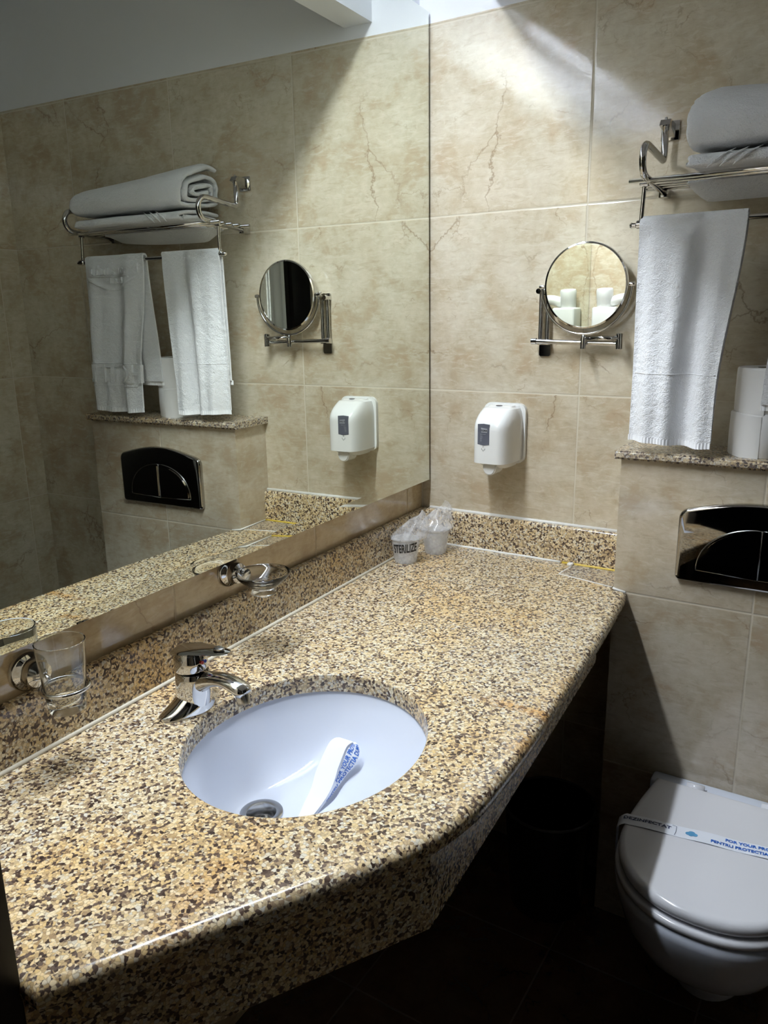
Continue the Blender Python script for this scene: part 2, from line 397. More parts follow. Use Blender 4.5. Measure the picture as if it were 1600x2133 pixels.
# lamp behind the pelmet
lamp = thing('fluorescent_lamp', 'slim white fluorescent lamp hidden behind the plaster pelmet above the wall mirror', 'lamp', (0.09, -0.74, 2.30), ANG)
LZ = 2.250
b = NB(); tube(b, [(0.120, -0.50, LZ), (0.120, -1.40, LZ)], 0.0125, 16); put('tube', b, M['tube'], lamp, LW)
for y in (-0.49, -1.41):
    b = NB(); lathe(b, [(0.0145, -0.012), (0.0145, 0.012)], (0.120, y, LZ), (0, 1, 0), 16); put('end_cap', b, M['steel'], lamp, LW)
b = NB(); box(b, 0.003, 0.040, -1.44, -0.46, LZ-0.02, LZ+0.03, 0.004)
for y in (-0.49, -1.41): box(b, 0.03, 0.129, y-0.008, y+0.008, LZ-0.008, LZ+0.008)
put('fitting', b, M['plaster'], lamp, LW)

# ------------------------------------------------------------------ wall mirror
mir = thing('wall_mirror', 'large frameless wall mirror reflecting the towels and tiled wall', 'mirror', (0.04, -0.75, 1.02), ANG)
MZ0, MZ1, MY0, MY1, MO = 1.022, 2.143, -1.487, -0.012, 0.0300
b = NB(); box(b, 0.0005, MO-0.005, MY0+0.004, MY1-0.003, MZ0+0.004, MZ1-0.004); put('backing_board', b, M['backing'], mir, LW)
b = NB(); BV = 0.022
vs = [b.verts.new(p) for p in ((MO, MY0, MZ0+BV), (MO, MY1, MZ0+BV), (MO, MY1, MZ1), (MO, MY0, MZ1),
      (MO+BV*math.tan(math.radians(2.6)), MY0, MZ0), (MO+BV*math.tan(math.radians(2.6)), MY1, MZ0))]
b.faces.new((vs[0], vs[1], vs[2], vs[3])); b.faces.new((vs[4], vs[5], vs[1], vs[0]))
B2 = [b.verts.new((MO-0.005, v.co.y, v.co.z)) for v in (vs[4], vs[5], vs[2], vs[3])]
b.faces.new((vs[5], vs[4], B2[0], B2[1])); b.faces.new((vs[3], vs[2], B2[2], B2[3])); b.faces.new(B2[::-1])
b.faces.new((vs[2], vs[1], vs[5], B2[1], B2[2])); b.faces.new((vs[4], vs[0], vs[3], B2[3], B2[0]))
bmesh.ops.recalc_face_normals(b, faces=b.faces[:])
put('mirror_glass', b, M['mirror'], mir, LW, deg=1)

# ------------------------------------------------------------------ counter
ct = thing('granite_countertop', 'speckled beige and brown granite vanity counter under the wall mirror', 'counter', (0.3, -0.7, 0.70))
ZC = 0.85; TH = 0.032
EC = Vector((0.3676, -0.994)); EA, EB, EANG = 0.200, 0.175, math.radians(97)
def ell(t, a, b_, c=EC, ang=EANG):
    x, y = a*math.cos(t), b_*math.sin(t)
    return Vector((c.x+x*math.cos(ang)-y*math.sin(ang), c.y+x*math.sin(ang)+y*math.cos(ang)))
front = [(0.0, -0.001), (0.5776, -0.001), (0.5780, -0.146), (0.600, -0.1465), (0.609, -0.152), (0.613, -0.175), (0.636, -0.432), (0.650, -0.66), (0.6595, -0.83), (0.6625, -0.93), (0.6620, -1.00),
         (0.6560, -1.05), (0.642, -1.105), (0.615, -1.168), (0.557, -1.270), (0.487, -1.392), (0.430, -1.489), (0.058, -1.489), (0.030, -0.8)]
def catmull(pts, i0, i1, n=4):
    out = []
    for i in range(len(pts)):
        p = Vector(pts[i]); out.append(p)
        if i0 <= i < i1:
            a, bq, c, d = Vector(pts[i-1]), p, Vector(pts[i+1]), Vector(pts[i+2])
            for k in range(1, n):
                s = k/n
                out.append(0.5*((2*bq)+(c-a)*s+(2*a-5*bq+4*c-d)*s*s+(3*bq-a-3*c+d)*s**3))
    return out
out2 = catmull(front, 5, 15)
def offset_poly(P, d):
    n = len(P); R = []
    for i in range(n):
        a, p, c = P[i-1], P[i], P[(i+1) % n]
        e1 = (p-a).normalized(); e2 = (c-p).normalized()
        n1 = Vector((e1.y, -e1.x)); n2 = Vector((e2.y, -e2.x)); q = (n1+n2)
        q = q/max(q.length_squared, 1e-6)*2; R.append(p+q*d)      # outward for clockwise order = positive
    return R
area = sum(out2[i].x*out2[(i+1) % len(out2)].y-out2[(i+1) % len(out2)].x*out2[i].y for i in range(len(out2)))
sgn = 1 if area > 0 else -1
b = NB()
rr = 0.014; prof = [(-rr*(1-math.cos(a)), ZC-rr*(1-math.sin(a))) for a in [math.radians(x) for x in (90, 72, 54, 36, 18, 0)]]
prof = [(-rr*(1-math.cos(math.radians(x))), ZC-rr*(1-math.sin(math.radians(x)))) for x in (90, 72, 54, 36, 18, 0)] + \
       [(-rr*(1-math.cos(math.radians(x))), ZC-TH+rr*(1-math.sin(math.radians(x)))) for x in (18, 36, 54, 72, 90)]
loops = []
for dd, z in prof:
    loops.append([b.verts.new((p.x, p.y, z)) for p in offset_poly(out2, sgn*dd)])
n = len(out2)
for A, B in zip(loops, loops[1:]):
    for k in range(n): b.faces.new((A[k], A[(k+1) % n], B[(k+1) % n], B[k]))
NE = 96; hl = []
for dd, z in ((0.005, ZC), (0.0015, ZC-0.0015), (0.0, ZC-0.005), (0.0, ZC-TH)):
    hl.append([b.verts.new((*ell(2*PI*k/NE, EA+dd, EB+dd), z)) for k in range(NE)])
for A, B in zip(hl, hl[1:]):
    for k in range(NE): b.faces.new((A[k], A[(k+1) % NE], B[(k+1) % NE], B[k]))
for O_, H_ in ((loops[0], hl[0]), (loops[-1], hl[-1])):
    es = [b.edges.get((O_[k], O_[(k+1) % n])) for k in range(n)] + [b.edges.get((H_[k], H_[(k+1) % NE])) for k in range(NE)]
    bmesh.ops.triangle_fill(b, use_beauty=True, edges=es)
bmesh.ops.recalc_face_normals(b, faces=b.faces[:])
put('slab', b, M['granite'], ct, deg=30)
# backsplashes
SH = 0.0920
def splash(x0, x1, y0, y1):
    bb = NB(); box(bb, x0, x1, y0, y1, ZC, ZC+SH)
    es = [e for e in bb.edges if all(abs(v.co.z-(ZC+SH)) < 1e-5 for v in e.verts)]
    bmesh.ops.bevel(bb, geom=es, offset=0.007, segments=4, profile=0.5, affect='EDGES'); return bb
put('backsplash', splash(0.0005, 0.0215, -1.486, -0.001), M['granite'], ct, LW)
put('backsplash', splash(0.0222, 0.5774, -0.0215, -0.0005), M['granite'], ct)
# sealant beads
b = NB(); tube(b, [(0.0225, -1.48, ZC+0.001), (0.0225, -0.022, ZC+0.001)], 0.0042, 8); put('sealant', b, M['caulk'], ct, LW)
b = NB(); tube(b, [(0.022, -0.0228, ZC+0.001)]+[(0.05+0.04*i, -0.0228+0.001*math.sin(i*2.1), ZC+0.001) for i in range(10)], 0.0036, 8); put('sealant', b, M['caulk_white'], ct)
b = NB(); tube(b, [(0.415+0.04*i, -0.0236, ZC+0.0012) for i in range(5)], 0.0032, 8); put('sealant', b, M['caulk_yellow'], ct)
b = NB(); tube(b, [(0.03, -0.0035, ZC+SH+0.001), (0.5774, -0.0035, ZC+SH+0.001)], 0.0050, 8); put('sealant', b, M['caulk_white'], ct)
b = NB()
for k in range(6):
    p = Vector((0.443+random.uniform(-.008, .008), -0.033+random.uniform(-.006, .004), ZC+0.003)); lathe(b, [(0.001, -0.004), (0.005, -0.002), (0.006, 0.001), (0.003, 0.004)], p, (random.uniform(-1, 1), 0.2, 1), 8)
put('sealant_blob', b, M['caulk_white'], ct)
b = NB(); tube(b, fillet([(0.5778, -0.020, ZC+0.0005), (0.5778, -0.146, ZC+0.0005), (0.606, -0.149, ZC-0.003)], 0.004), 0.003, 8); put('sealant', b, M['caulk_white'], ct)
# square repair piece with white grout
pq = [Vector(p) for p in ((0.446, -0.027), (0.572, -0.027), (0.572, -0.138), (0.437, -0.108))]
b = NB(); prism(b, pq, lambda p: (p[0], p[1], ZC-0.002), lambda p: (p[0], p[1], ZC+0.0006)); put('patch', b, M['granite_patch'], ct)
b = NB()
for i in (2, 3): tube(b, [(*pq[i], ZC), (*pq[(i+1) % 4], ZC)], 0.0017, 6)
put('patch_grout', b, M['caulk_white'], ct)
# aprons: set back 2 cm below the slab
def apron(p, q, z0, z1, th=0.02):
    p, q = Vector(p), Vector(q); d = (q-p).normalized(); nn = Vector((-d.y, d.x))
    bb = NB(); prism(bb, [p, q, q+nn*th, p+nn*th], lambda s: (s[0], s[1], z0), lambda s: (s[0], s[1], z1)); return bb
AZ0 = 0.703
o = put('apron', apron((0.592, -0.30), (0.630, -1.090), AZ0+0.030, ZC-TH+0.001, -0.02), M['granite'], ct)
for v in o.data.vertices:
    if v.co.z+0.70 < 0.75: v.co.z = (AZ0 if v.co.y-0.70 < -0.8 else AZ0+0.035)-0.70
put('apron', apron((0.6295, -1.0915), (0.405, -1.487), AZ0, ZC-TH+0.001, -0.02), M['granite'], ct)

# ------------------------------------------------------------------ sink
sink = thing('sink', 'white oval undermount ceramic basin set in the granite counter', 'sink', (0.3676, -0.994, 0.69))
DC = Vector((0.287, -1.018)); DD = 0.120; ZR = ZC-TH
def bowl(tq, ph, off=0.0):
    s = 1-(1-0.155)*tq; dep = DD*(1-(1-tq)**2.5)
    c = EC.lerp(DC, tq**1.15)
    p = ell(ph, (EA+0.004)*s+(0.028*tq if False else 0), (EB+0.004)*s, c)
    return Vector((p.x, p.y, ZR-dep+off))
b = NB(); NR = 30; NS = 72; rings = []
for i in range(NR+1): rings.append([b.verts.new(bowl(i/NR, 2*PI*k/NS)) for k in range(NS)])
rim = [b.verts.new((*ell(2*PI*k/NS, EA+0.022, EB+0.022), ZR-0.0005)) for k in range(NS)]
rings = [rim]+rings
for A, B in zip(rings, rings[1:]):
    for k in range(NS): b.faces.new((A[k], A[(k+1) % NS], B[(k+1) % NS], B[k]))
bmesh.ops.recalc_face_normals(b, faces=b.faces[:])
for f in b.faces: 
    pass
if sum(f.normal.z*f.calc_area() for f in b.faces) < 0: bmesh.ops.reverse_faces(b, faces=b.faces[:])
bmesh.ops.solidify(b, geom=b.faces[:]+b.edges[:]+b.verts[:], thickness=0.008)
put('basin', b, M['ceramic'], sink, deg=50)
zd = ZR-DD
dr = put('drain', lathe(NB(), [(0.034, 0.0005), (0.034, 0.003), (0.030, 0.0042), (0.0235, 0.0025), (0.0195, -0.004), (0.0185, -0.014), (0.001, -0.0145)], (DC.x, DC.y, zd), seg=36, cap0=False, cap1=True), M['steel'], sink)
b = NB()
for k in range(7):
    a = 2*PI*k/6; r0 = 0.0115 if k < 6 else 0
    lathe(b, [(0.0036, 0), (0.0036, 0.0010)], (DC.x+r0*math.cos(a), DC.y+r0*math.sin(a), zd-0.0142), seg=12)
put('drain_holes', b, M['black'], dr)

# ------------------------------------------------------------------ tap
tap = thing('basin_tap', 'chrome single-lever mixer tap standing behind the oval basin', 'tap', (0.162, -1.022, ZC), ANG)
TM = Matrix.Translation((0.162, -1.022, ZC)) @ LW    # local x: over the basin, y: along the wall
def foot(u, v_):
    y = -0.061+0.122*u; e = math.sqrt(max(0.0, 1-(y/0.0612)**2)); hw = 0.006+0.019*e
    hh = 0.003+0.030*math.exp(-(y/0.040)**2)+0.006*e
    a = PI*v_
    return Vector((math.cos(a)*hw*1.05-0.012*(y/0.061)**2, y, math.sin(a)**0.8*hh if 0 < v_ < 1 else 0.0))
b = NB(); V_ = grid(b, foot, 28, 14); b.faces.new([r[0] for r in V_]+[r[-1] for r in V_][::-1]) ; bmesh.ops.holes_fill(b, edges=[e for e in b.edges if e.is_boundary], sides=0); bmesh.ops.recalc_face_normals(b, faces=b.faces[:])
put('base', b, M['chrome'], tap, TM)
b = NB()
def sec(c, t, wx, wz, n_=20):
    t = Vector(t).normalized(); s = Vector((0, 1, 0)); u = s.cross(t).normalized()
    return [Vector(c)+s*(wx*math.cos(2*PI*k/n_))+u*(wz*math.sin(2*PI*k/n_)) for k in range(n_)]
def loft(bm, secs):
    R = [[bm.verts.new(p) for p in s] for s in secs]; n_ = len(R[0])
    for A, B in zip(R, R[1:]):
        for k in range(n_): bm.faces.new((A[k], A[(k+1) % n_], B[(k+1) % n_], B[k]))
    bm.faces.new(R[0][::-1]); bm.faces.new(R[-1]); bmesh.ops.recalc_face_normals(bm, faces=bm.faces[:]); return bm
# body barrel
lathe(b, [(0.027, 0.012), (0.0285, 0.030), (0.0275, 0.055), (0.0265, 0.064), (0.0250, 0.066)], (0.0, 0, 0), (0.02, 0, 1), 32)
put('body', b, M['chrome'], tap, TM)
path = [(-0.004, 0.034), (0.016, 0.049), (0.036, 0.058), (0.056, 0.063), (0.074, 0.064), (0.090, 0.060), (0.103, 0.055), (0.110, 0.049)]
secs = []
for i, (x_, z_) in enumerate(path):
    a = path[max(i-1, 0)]; c = path[min(i+1, len(path)-1)]
    wd = [0.020, 0.019, 0.0170, 0.0160, 0.0160, 0.0165, 0.0165, 0.0150][i]; th = [0.020, 0.018, 0.0125, 0.010, 0.0095, 0.0100, 0.0110, 0.0110][i]
    secs.append(sec((x_, 0, z_), (c[0]-a[0], 0, c[1]-a[1]), wd, th))
b = loft(NB(), secs); sp_o = put('spout', b, M['chrome'], tap, TM, deg=60)
subdiv(sp_o, 1)
b = NB(); lathe(b, [(0.0105, -0.010), (0.0110, 0.002), (0.0100, 0.006)], (0.102, 0, 0.043), (-0.25, 0, 1), 24); put('aerator', b, M['steel'], tap, TM)
# lever cap and handle
b = NB(); lathe(b, [(0.0250, 0.0), (0.0270, 0.004), (0.0262, 0.016), (0.0250, 0.026), (0.0200, 0.033), (0.006, 0.036)], (0.0, 0, 0.0675), (-0.10, 0, 1), 32)
hd = put('lever', b, M['chrome'], tap, TM)
secs = []
for i in range(9):
    s = i/8; x_ = -0.024+0.106*s; z_ = 0.097+0.020*s-0.006*s*s
    wd = 0.0265*(1-0.55*max(0, s-0.25)/0.75)*(0.8 if i == 0 else 1); wd = wd if i < 8 else 0.006
    secs.append(sec((x_, 0, z_), (1, 0, 0.17-0.1*s), wd, 0.0052-0.003*s, 16))
put('handle', loft(NB(), secs), M['chrome'], hd, TM, deg=60)
b = NB(); lathe(b, [(0.0068, -0.0010), (0.0068, 0.0016), (0.0050, 0.0030), (0.0008, 0.0024)], (0.060, 0, 0.1140), (-0.1, 0, 1), 20, sx=1.5); put('handle_recess', b, M['steel'], hd, TM)
b = NB(); lathe(b, [(0.0028, 0.0), (0.0028, 0.0012)], (0.0262, -0.0030, 0.085), (1, 0, 0.1), 12); put('hot_mark', b, M['red'], hd, TM)
b = NB(); lathe(b, [(0.0028, 0.0), (0.0028, 0.0012)], (0.0260, 0.0035, 0.085), (1, 0, 0.1), 12); put('cold_mark', b, M['blue'], hd, TM)

# ------------------------------------------------------------------ paper band lying in the basin
pb = thing('paper_band', 'loose white paper band with blue print folded over inside the basin', 'paper band', (0.42, -0.95, 0.76))
def ribbon(bm, L, Rr, n_=24):
    def cr(P, s):
        k = len(P)-1; x_ = s*k; i = min(int(x_), k-1); f = x_-i
        g = lambda j: Vector(P[max(0, min(k, j))])
        a, b2, c, d = g(i-1), g(i), g(i+1), g(i+2)
        return 0.5*((2*b2)+(c-a)*f+(2*a-5*b2+4*c-d)*f*f+(3*b2-a-3*c+d)*f**3)
    fn = lambda u, v_: cr(L, v_).lerp(cr(Rr, v_), u)
    grid(bm, fn, 4, n_); return fn
RAL = [(0.336, -0.871, 0.772), (0.329, -0.875, 0.771), (0.326, -0.885, 0.768), (0.326, -0.898, 0.76), (0.328, -0.915, 0.75), (0.33, -0.932, 0.738), (0.337, -0.953, 0.725), (0.341, -0.977, 0.713), (0.349, -1.007, 0.703)]
RAR = [(0.366, -0.873, 0.774), (0.363, -0.878, 0.773), (0.361, -0.887, 0.77), (0.362, -0.901, 0.76), (0.364, -0.916, 0.748), (0.368, -0.933, 0.736), (0.369, -0.947, 0.725), (0.367, -0.965, 0.713), (0.365, -0.994, 0.703)]
RBL = [(0.364, -0.87, 0.772), (0.361, -0.875, 0.771), (0.359, -0.884, 0.768), (0.36, -0.898, 0.758), (0.363, -0.913, 0.746), (0.366, -0.93, 0.734), (0.368, -0.945, 0.723), (0.366, -0.962, 0.711), (0.363, -0.992, 0.701)]
RBR = [(0.368, -0.87, 0.772), (0.377, -0.874, 0.768), (0.381, -0.878, 0.757), (0.378, -0.889, 0.742), (0.37, -0.899, 0.73), (0.366, -0.919, 0.718), (0.365, -0.937, 0.711), (0.365, -0.957, 0.706), (0.369, -0.994, 0.702)]
b = NB(); ribbon(b, RAL, RAR); thicken(b, 0.0004); put('strip', b, M['band'], pb, deg=80)
b = NB(); fb = ribbon(b, RBL, RBR); thicken(b, 0.0004); put('strip', b, M['band'], pb, deg=80)
nb = (fb(1, .5)-fb(0, .5)).cross(fb(.5, .4)-fb(.5, .6)).normalized()
if nb.dot(cam_loc-fb(.5, .5)) < 0: nb = -nb
LEN = sum((fb(.6, (k+1)/20)-fb(.6, k/20)).length for k in range(20))
def rt_(body, size, uc, v0, xs=1.0):
    def f(p):
        v_ = v0-p.x/LEN; return fb(max(0.0, min(1.0, uc-p.y/0.020)), max(0.0, min(1.0, v_)))+nb*0.0008
    return put('lettering', text_bm(body, size, 0.0, f, align='RIGHT', cut=1, xscale=xs, bold=0.0002), M['ink_blue'], pb)
rt_('FOR YOUR PROTEC', 0.0088, 0.34, 0.09)
rt_('PENTRU PROTECTIA DUMNE', 0.0088, 0.76, 0.07)
# ------------------------------------------------------------------ glass tumbler and soap dish
def holder(s_pos, zc, label, name):
    t_ = thing(name, label, 'holder', LW @ Vector((0.0, -s_pos, zc-0.03)), ANG)
    HM = LW @ Matrix.Translation((0, -s_pos, zc))
    bb = NB(); lathe(bb, [(0.029, 0.0005), (0.029, 0.006), (0.026, 0.010), (0.021, 0.013), (0.0195, 0.016)], (0, 0, 0), (1, 0, 0), 36); put('wall_plate', bb, M['chrome'], t_, HM)
    bb = NB(); lathe(bb, [(0.019, 0.0), (0.0205, 0.012), (0.019, 0.017), (0.010, 0.021), (0.006, 0.023)], (0.012, 0, 0), (1, 0, 0), 32); put('collar', bb, M['chrome'], t_, HM)
    return t_, HM
gh, HM = holder(1.226, 0.972, 'chrome wall holder with round plate and ring carrying the glass tumbler', 'tumbler_holder')
GX = 0.083
b = NB(); tube(b, fillet([(0.028, 0, 0), (0.040, 0, -0.001), (GX-0.034, 0, -0.006)], 0.01), 0.004, 10); put('stem', b, M['chrome'], gh, HM)
b = NB(); tube(b, [(GX+0.0318*math.cos(a), 0.0318*math.sin(a), -0.006) for a in [2*PI*k/48 for k in range(48)]], 0.0030, 10, closed=True); put('ring', b, M['chrome'], gh, HM)
GM = HM @ Matrix.Translation((GX, 0, 0.020))
b = NB(); lathe(b, [(0.0008, -0.0590), (0.0235, -0.0595), (0.0250, -0.0570), (0.0256, -0.0500), (0.0282, -0.024), (0.0312, 0.012), (0.0332, 0.0400), (0.0335, 0.0415), (0.0327, 0.0422), (0.0317, 0.0413), (0.0297, 0.010), (0.0268, -0.022), (0.0236, -0.0400), (0.0215, -0.0450), (0.0008, -0.0462)], seg=56)
g = put('glass_tumbler', b, M['glass'], None, GM); tag(g, 'clear glass tumbler sitting in the chrome ring left of the tap', 'glass')
dh, HM = holder(0.795, 0.991, 'chrome wall holder with round plate carrying the glass soap dish', 'soap_dish_holder')
b = NB(); tube(b, [(0.030, 0, 0), (0.040, 0, 0.0)], 0.010, 16); put('stem', b, M['chrome'], dh, HM)
DM = HM @ Matrix.Translation((0.085, 0, 0.0))
b = NB(); lathe(b, [(0.0008, -0.030), (0.0190, -0.031), (0.0235, -0.028), (0.0225, -0.024), (0.0200, -0.020), (0.0330, -0.010), (0.0470, 0.0030), (0.0505, 0.0100), (0.0502, 0.0116), (0.0488, 0.0110), (0.0440, 0.0040), (0.0310, -0.0070), (0.0190, -0.0140), (0.0120, -0.0165), (0.0060, -0.0120), (0.0008, -0.0115)], seg=56)
tube(b, fillet([(-0.040, 0, -0.002), (-0.052, 0, 0.0)], 0.003), 0.013, 16)
g = put('soap_dish', b, M['glass'], None, DM); tag(g, 'clear glass soap dish on its wall holder below the mirror', 'soap dish')

# ------------------------------------------------------------------ wrapped plastic cups
def cup(cx, cy, rot, label, lettered):
    t_ = thing('plastic_cup', label, 'cup', (cx, cy, ZC), 0, 'wrapped plastic cups in the counter corner')
    bb = NB(); lathe(bb, [(0.0008, 0.001), (0.0255, 0.001), (0.027, 0.003), (0.0335, 0.058), (0.0350, 0.061), (0.0345, 0.062), (0.0328, 0.059), (0.0258, 0.004), (0.0008, 0.003)], (cx, cy, ZC+0.0005), seg=40); put('cup_body', bb, M['cup'], t_)
    top = (0.026 if lettered else 0.030)
    def bag(u, v_):
        a = 2*PI*u; z = -0.0+v_*(0.062+top+ (0.038 if True else 0))
        zz = z
        if zz < 0.062: r = 0.0285+0.0085*(zz/0.062)**1.0
        else:
            s = (zz-0.062)/(top+0.038); r = 0.041*(1-s)**0.6+0.004
        q = max(0.0, (zz-0.050)/(0.10)); flat = max(0.0, 1-0.75*min(1, q*1.2))
        nx = math.cos(a); ny = math.sin(a)*flat
        k = 1+ (0.04+0.60*q)*fbm((nx*1.6+cx*40, ny*1.6+cy*30, zz*16), 1.0, 2)
        lean = q*(0.045 if lettered else 0.022)
        x_ = nx*r*k*(1+0.35*q); y_ = ny*r*k
        cr_, sr_ = math.cos(rot), math.sin(rot)
        return Vector((cx+x_*cr_-y_*sr_+lean*cr_*1.1, cy+x_*sr_+y_*cr_+lean*sr_, ZC+0.0012+zz*(1+0.10*q*nx)))
    bb = NB(); grid(bb, bag, 56, 34, closeu=True); o_ = put('wrapper', bb, M['film'], t_, deg=80)
    if lettered:
        dirc = math.atan2(cam_loc.y-cy, cam_loc.x-cx)-0.05
        def mp(p):
            z = 0.043+p.y+0.10*p.x; r = 0.0288+0.0085*(z/0.062)+0.0022+p.z*0.5
            a = dirc+p.x/0.036
            return Vector((cx+r*math.cos(a), cy+r*math.sin(a), ZC+z))
        put('lettering', text_bm('STERILIZE', 0.0310, 0.0002, mp, cut=1, xscale=0.46, bold=0.0008), M['ink_black'], t_)
    return t_
cup(0.098, -0.100, 0.45, 'clear wrapped plastic cup behind the lettered one in the counter corner', False)
cup(0.070, -0.205, 0.35, 'clear plastic cup in a film wrapper lettered in black, nearer of two', True)

# ------------------------------------------------------------------ soap dispenser
sd = thing('soap_dispenser', 'white wall-mounted soap dispenser with small grey window beside the mirror', 'soap dispenser', (0.248, -0.0005, 1.09))
def plate(bm, w_, h_, r, cx, cz, y0, y1):
    prism(bm, rrect(w_, h_, r, 6, cx, cz), lambda p: (p[0], y0, p[1]), lambda p: (p[0], y1, p[1]))
b = NB(); plate(b, 0.112, 0.150, 0.020, 0.246, 1.163, -0.0005, -0.012); put('back_plate', b, M['plastic'], sd)
b = NB()
def cover(u, v_):    # u around (left-front-right), v bottom to top
    z = 1.100+0.134*v_
    top = max(0.0, (v_-0.62)/0.38); d = 0.100*(1-0.0*v_)-0.058*top**2.0
    bot = max(0.0, (0.10-v_)/0.10)
    hw = 0.0500-0.010*top**2.5
    a = PI*(1-u); e = 0.42
    cx_ = math.copysign(abs(math.cos(a))**e, math.cos(a)); sy_ = abs(math.sin(a))**0.62
    return Vector((0.246+hw*cx_, -0.012-d*sy_, z+0.008*math.sin(a)*0-0.0*bot))
V_ = grid(b, cover, 40, 20)
b.faces.new([r[-1] for r in V_]); b.faces.new([r[0] for r in V_][::-1])
bmesh.ops.recalc_face_normals(b, faces=b.faces[:])
bmesh.ops.bevel(b, geom=[e for e in b.edges if len(e.link_faces) == 2 and (len(e.link_faces[0].verts) > 6) != (len(e.link_faces[1].verts) > 6) and e.verts[0].co.z > 1.2 and e.verts[0].co.y < -0.014], offset=0.007, segments=3, affect='EDGES')
put('cover', b, M['plastic'], sd, deg=50)
b = NB()
def under(u, v_):
    a = PI*(1-u); s = 1-v_*0.30
    return Vector((0.246+0.046*s*math.copysign(abs(math.cos(a))**0.5, math.cos(a)), -0.012-0.092*s*abs(math.sin(a))**0.62, 1.100-0.016*v_))
V_ = grid(b, under, 24, 5); b.faces.new([r[-1] for r in V_]); b.faces.new([r[0] for r in V_]); bmesh.ops.recalc_face_normals(b, faces=b.faces[:])
put('underside', b, M['plastic'], sd)
b = NB()
pl = [(0.018*math.cos(a), -0.003+0.0205*math.sin(a)) for a in [PI+PI*k/16 for k in range(17)]]+[(0.018, 0.016), (-0.018, 0.016)]
prism(b, pl, lambda p: (0.2465+p[0], -0.052, 1.092+p[1]), lambda p: (0.2465+p[0]*0.97, -0.094-0.006*(p[1] < 0), 1.092+p[1]*0.97))
bmesh.ops.bevel(b, geom=[e for e in b.edges if e.calc_face_angle(0) > 1.0], offset=0.003, segments=3, affect='EDGES')
put('push_lever', b, M['plastic'], sd)
def on_front(p, lift=0.0006):    # small things on the curved front
    x_ = max(-0.049, min(0.049, p[0])); c_ = abs(x_/0.05)**(1/0.42); s_ = math.sqrt(max(0, 1-c_*c_))**0.62
    return Vector((0.246+x_, -0.012-0.100*s_-lift, p[1]))
b = NB(); cxw = -0.010
poly = [(cxw-0.0155, 1.147), (cxw, 1.1445), (cxw+0.0155, 1.147), (cxw+0.0155, 1.196), (cxw, 1.1975), (cxw-0.0155, 1.196)]
prism(b, poly, lambda p: on_front(p, -0.002), lambda p: on_front(p, 0.0007)); wn = put('window', b, M['plastic_grey'], sd, deg=20)
b = NB(); prism(b, [(cxw-0.0060, 1.176), (cxw+0.0105, 1.176), (cxw+0.0105, 1.1855), (cxw-0.0060, 1.1875)], lambda p: on_front(p, 0.0002), lambda p: on_front(p, 0.0012)); put('label', b, M['label_grey'], wn)
put('lettering', text_bm('TORK', 0.0066, 0.0001, lambda p: on_front((cxw+0.002+p.x, 1.1808+p.y), 0.0016+p.z), bold=0.0001), M['ink_black'], wn)
put('lettering', text_bm('Mild Liquid\nSoap', 0.0034, 0.0001, lambda p: on_front((cxw-0.0085+p.x, 1.1705+p.y), 0.0013+p.z), align='LEFT'), M['label_grey'], wn)
b = NB()
for i in range(6): box(b, 0.246+cxw-0.009, 0.246+cxw+0.010-0.002*(i % 3), -0.11235, -0.1119, 1.1655-i*0.0022, 1.1661-i*0.0022)
put('fine_print', b, M['label_grey'], wn)
b = NB()
for k in range(3):
    a = PI/2+2*PI*k/3; c0 = Vector((cxw+0.0026*math.cos(a), 1.1375+0.0026*math.sin(a)))
    pts = [(c0.x+0.0022*math.cos(a2), c0.y+0.0022*math.sin(a2)) for a2 in [a-1.3+2.6*j/8 for j in range(9)]]
    tube(b, [on_front(p, 0.0004) for p in pts], 0.0004, 6)
put('recycling_mark', b, M['print_grey'], sd)
put('lettering', text_bm('S2', 0.0040, 0.0001, lambda p: on_front((cxw+p.x, 1.1320+p.y), 0.0008+p.z)), M['print_grey'], sd)
b = NB(); lathe(b, [(0.0085, 0.0), (0.0085, 0.0012)], (0.246, -0.045, 1.2340), (0, -0.1, 1), 24, sy=0.55); put('lock', b, M['plastic_grey'], sd)

# ------------------------------------------------------------------ shaving mirror
sm = thing('shaving_mirror', 'round chrome shaving mirror on a folding wall arm between dispenser and towel', 'mirror', (0.343, -0.001, 1.355))
b = NB(); plate(b, 0.028, 0.030, 0.005, 0.343, 1.368, -0.0005, -0.006); put('wall_plate', b, M['chrome'], sm)
b = NB(); plate(b, 0.028, 0.020, 0.005, 0.343, 1.505, -0.0005, -0.006); put('wall_plate', b, M['chrome'], sm)
b = NB()
for dx in (-0.0085, 0.0085): tube(b, [(0.343+dx, -0.014, 1.392), (0.343+dx, -0.014, 1.500)], 0.0055, 16)
box(b, 0.328, 0.358, -0.022, -0.004, 1.380, 1.392, 0.003); box(b, 0.328, 0.358, -0.022, -0.004, 1.497, 1.508, 0.003)
lathe(b, [(0.006, -0.006), (0.0075, 0), (0.006, 0.006)], (0.333, -0.027, 1.503), (0, 1, 0), 16); lathe(b, [(0.004, 0), (0.005, 0.006), (0.003, 0.010)], (0.352, -0.022, 1.509), (0, 0, 1), 16)
put('post', b, M['chrome'], sm)
b = NB(); tube(b, [(0.324, -0.030, 1.389), (0.528, -0.030, 1.3835)], 0.0055, 14)
lathe(b, [(0.0075, -0.006), (0.0075, 0.006)], (0.325, -0.030, 1.389), (1, 0, 0), 16)
put('arm', b, M['chrome'], sm)
b = NB(); tube(b, [(0.453, -0.038, 1.397), (0.528, -0.038, 1.3965)], 0.0052, 14); put('arm', b, M['chrome'], sm)
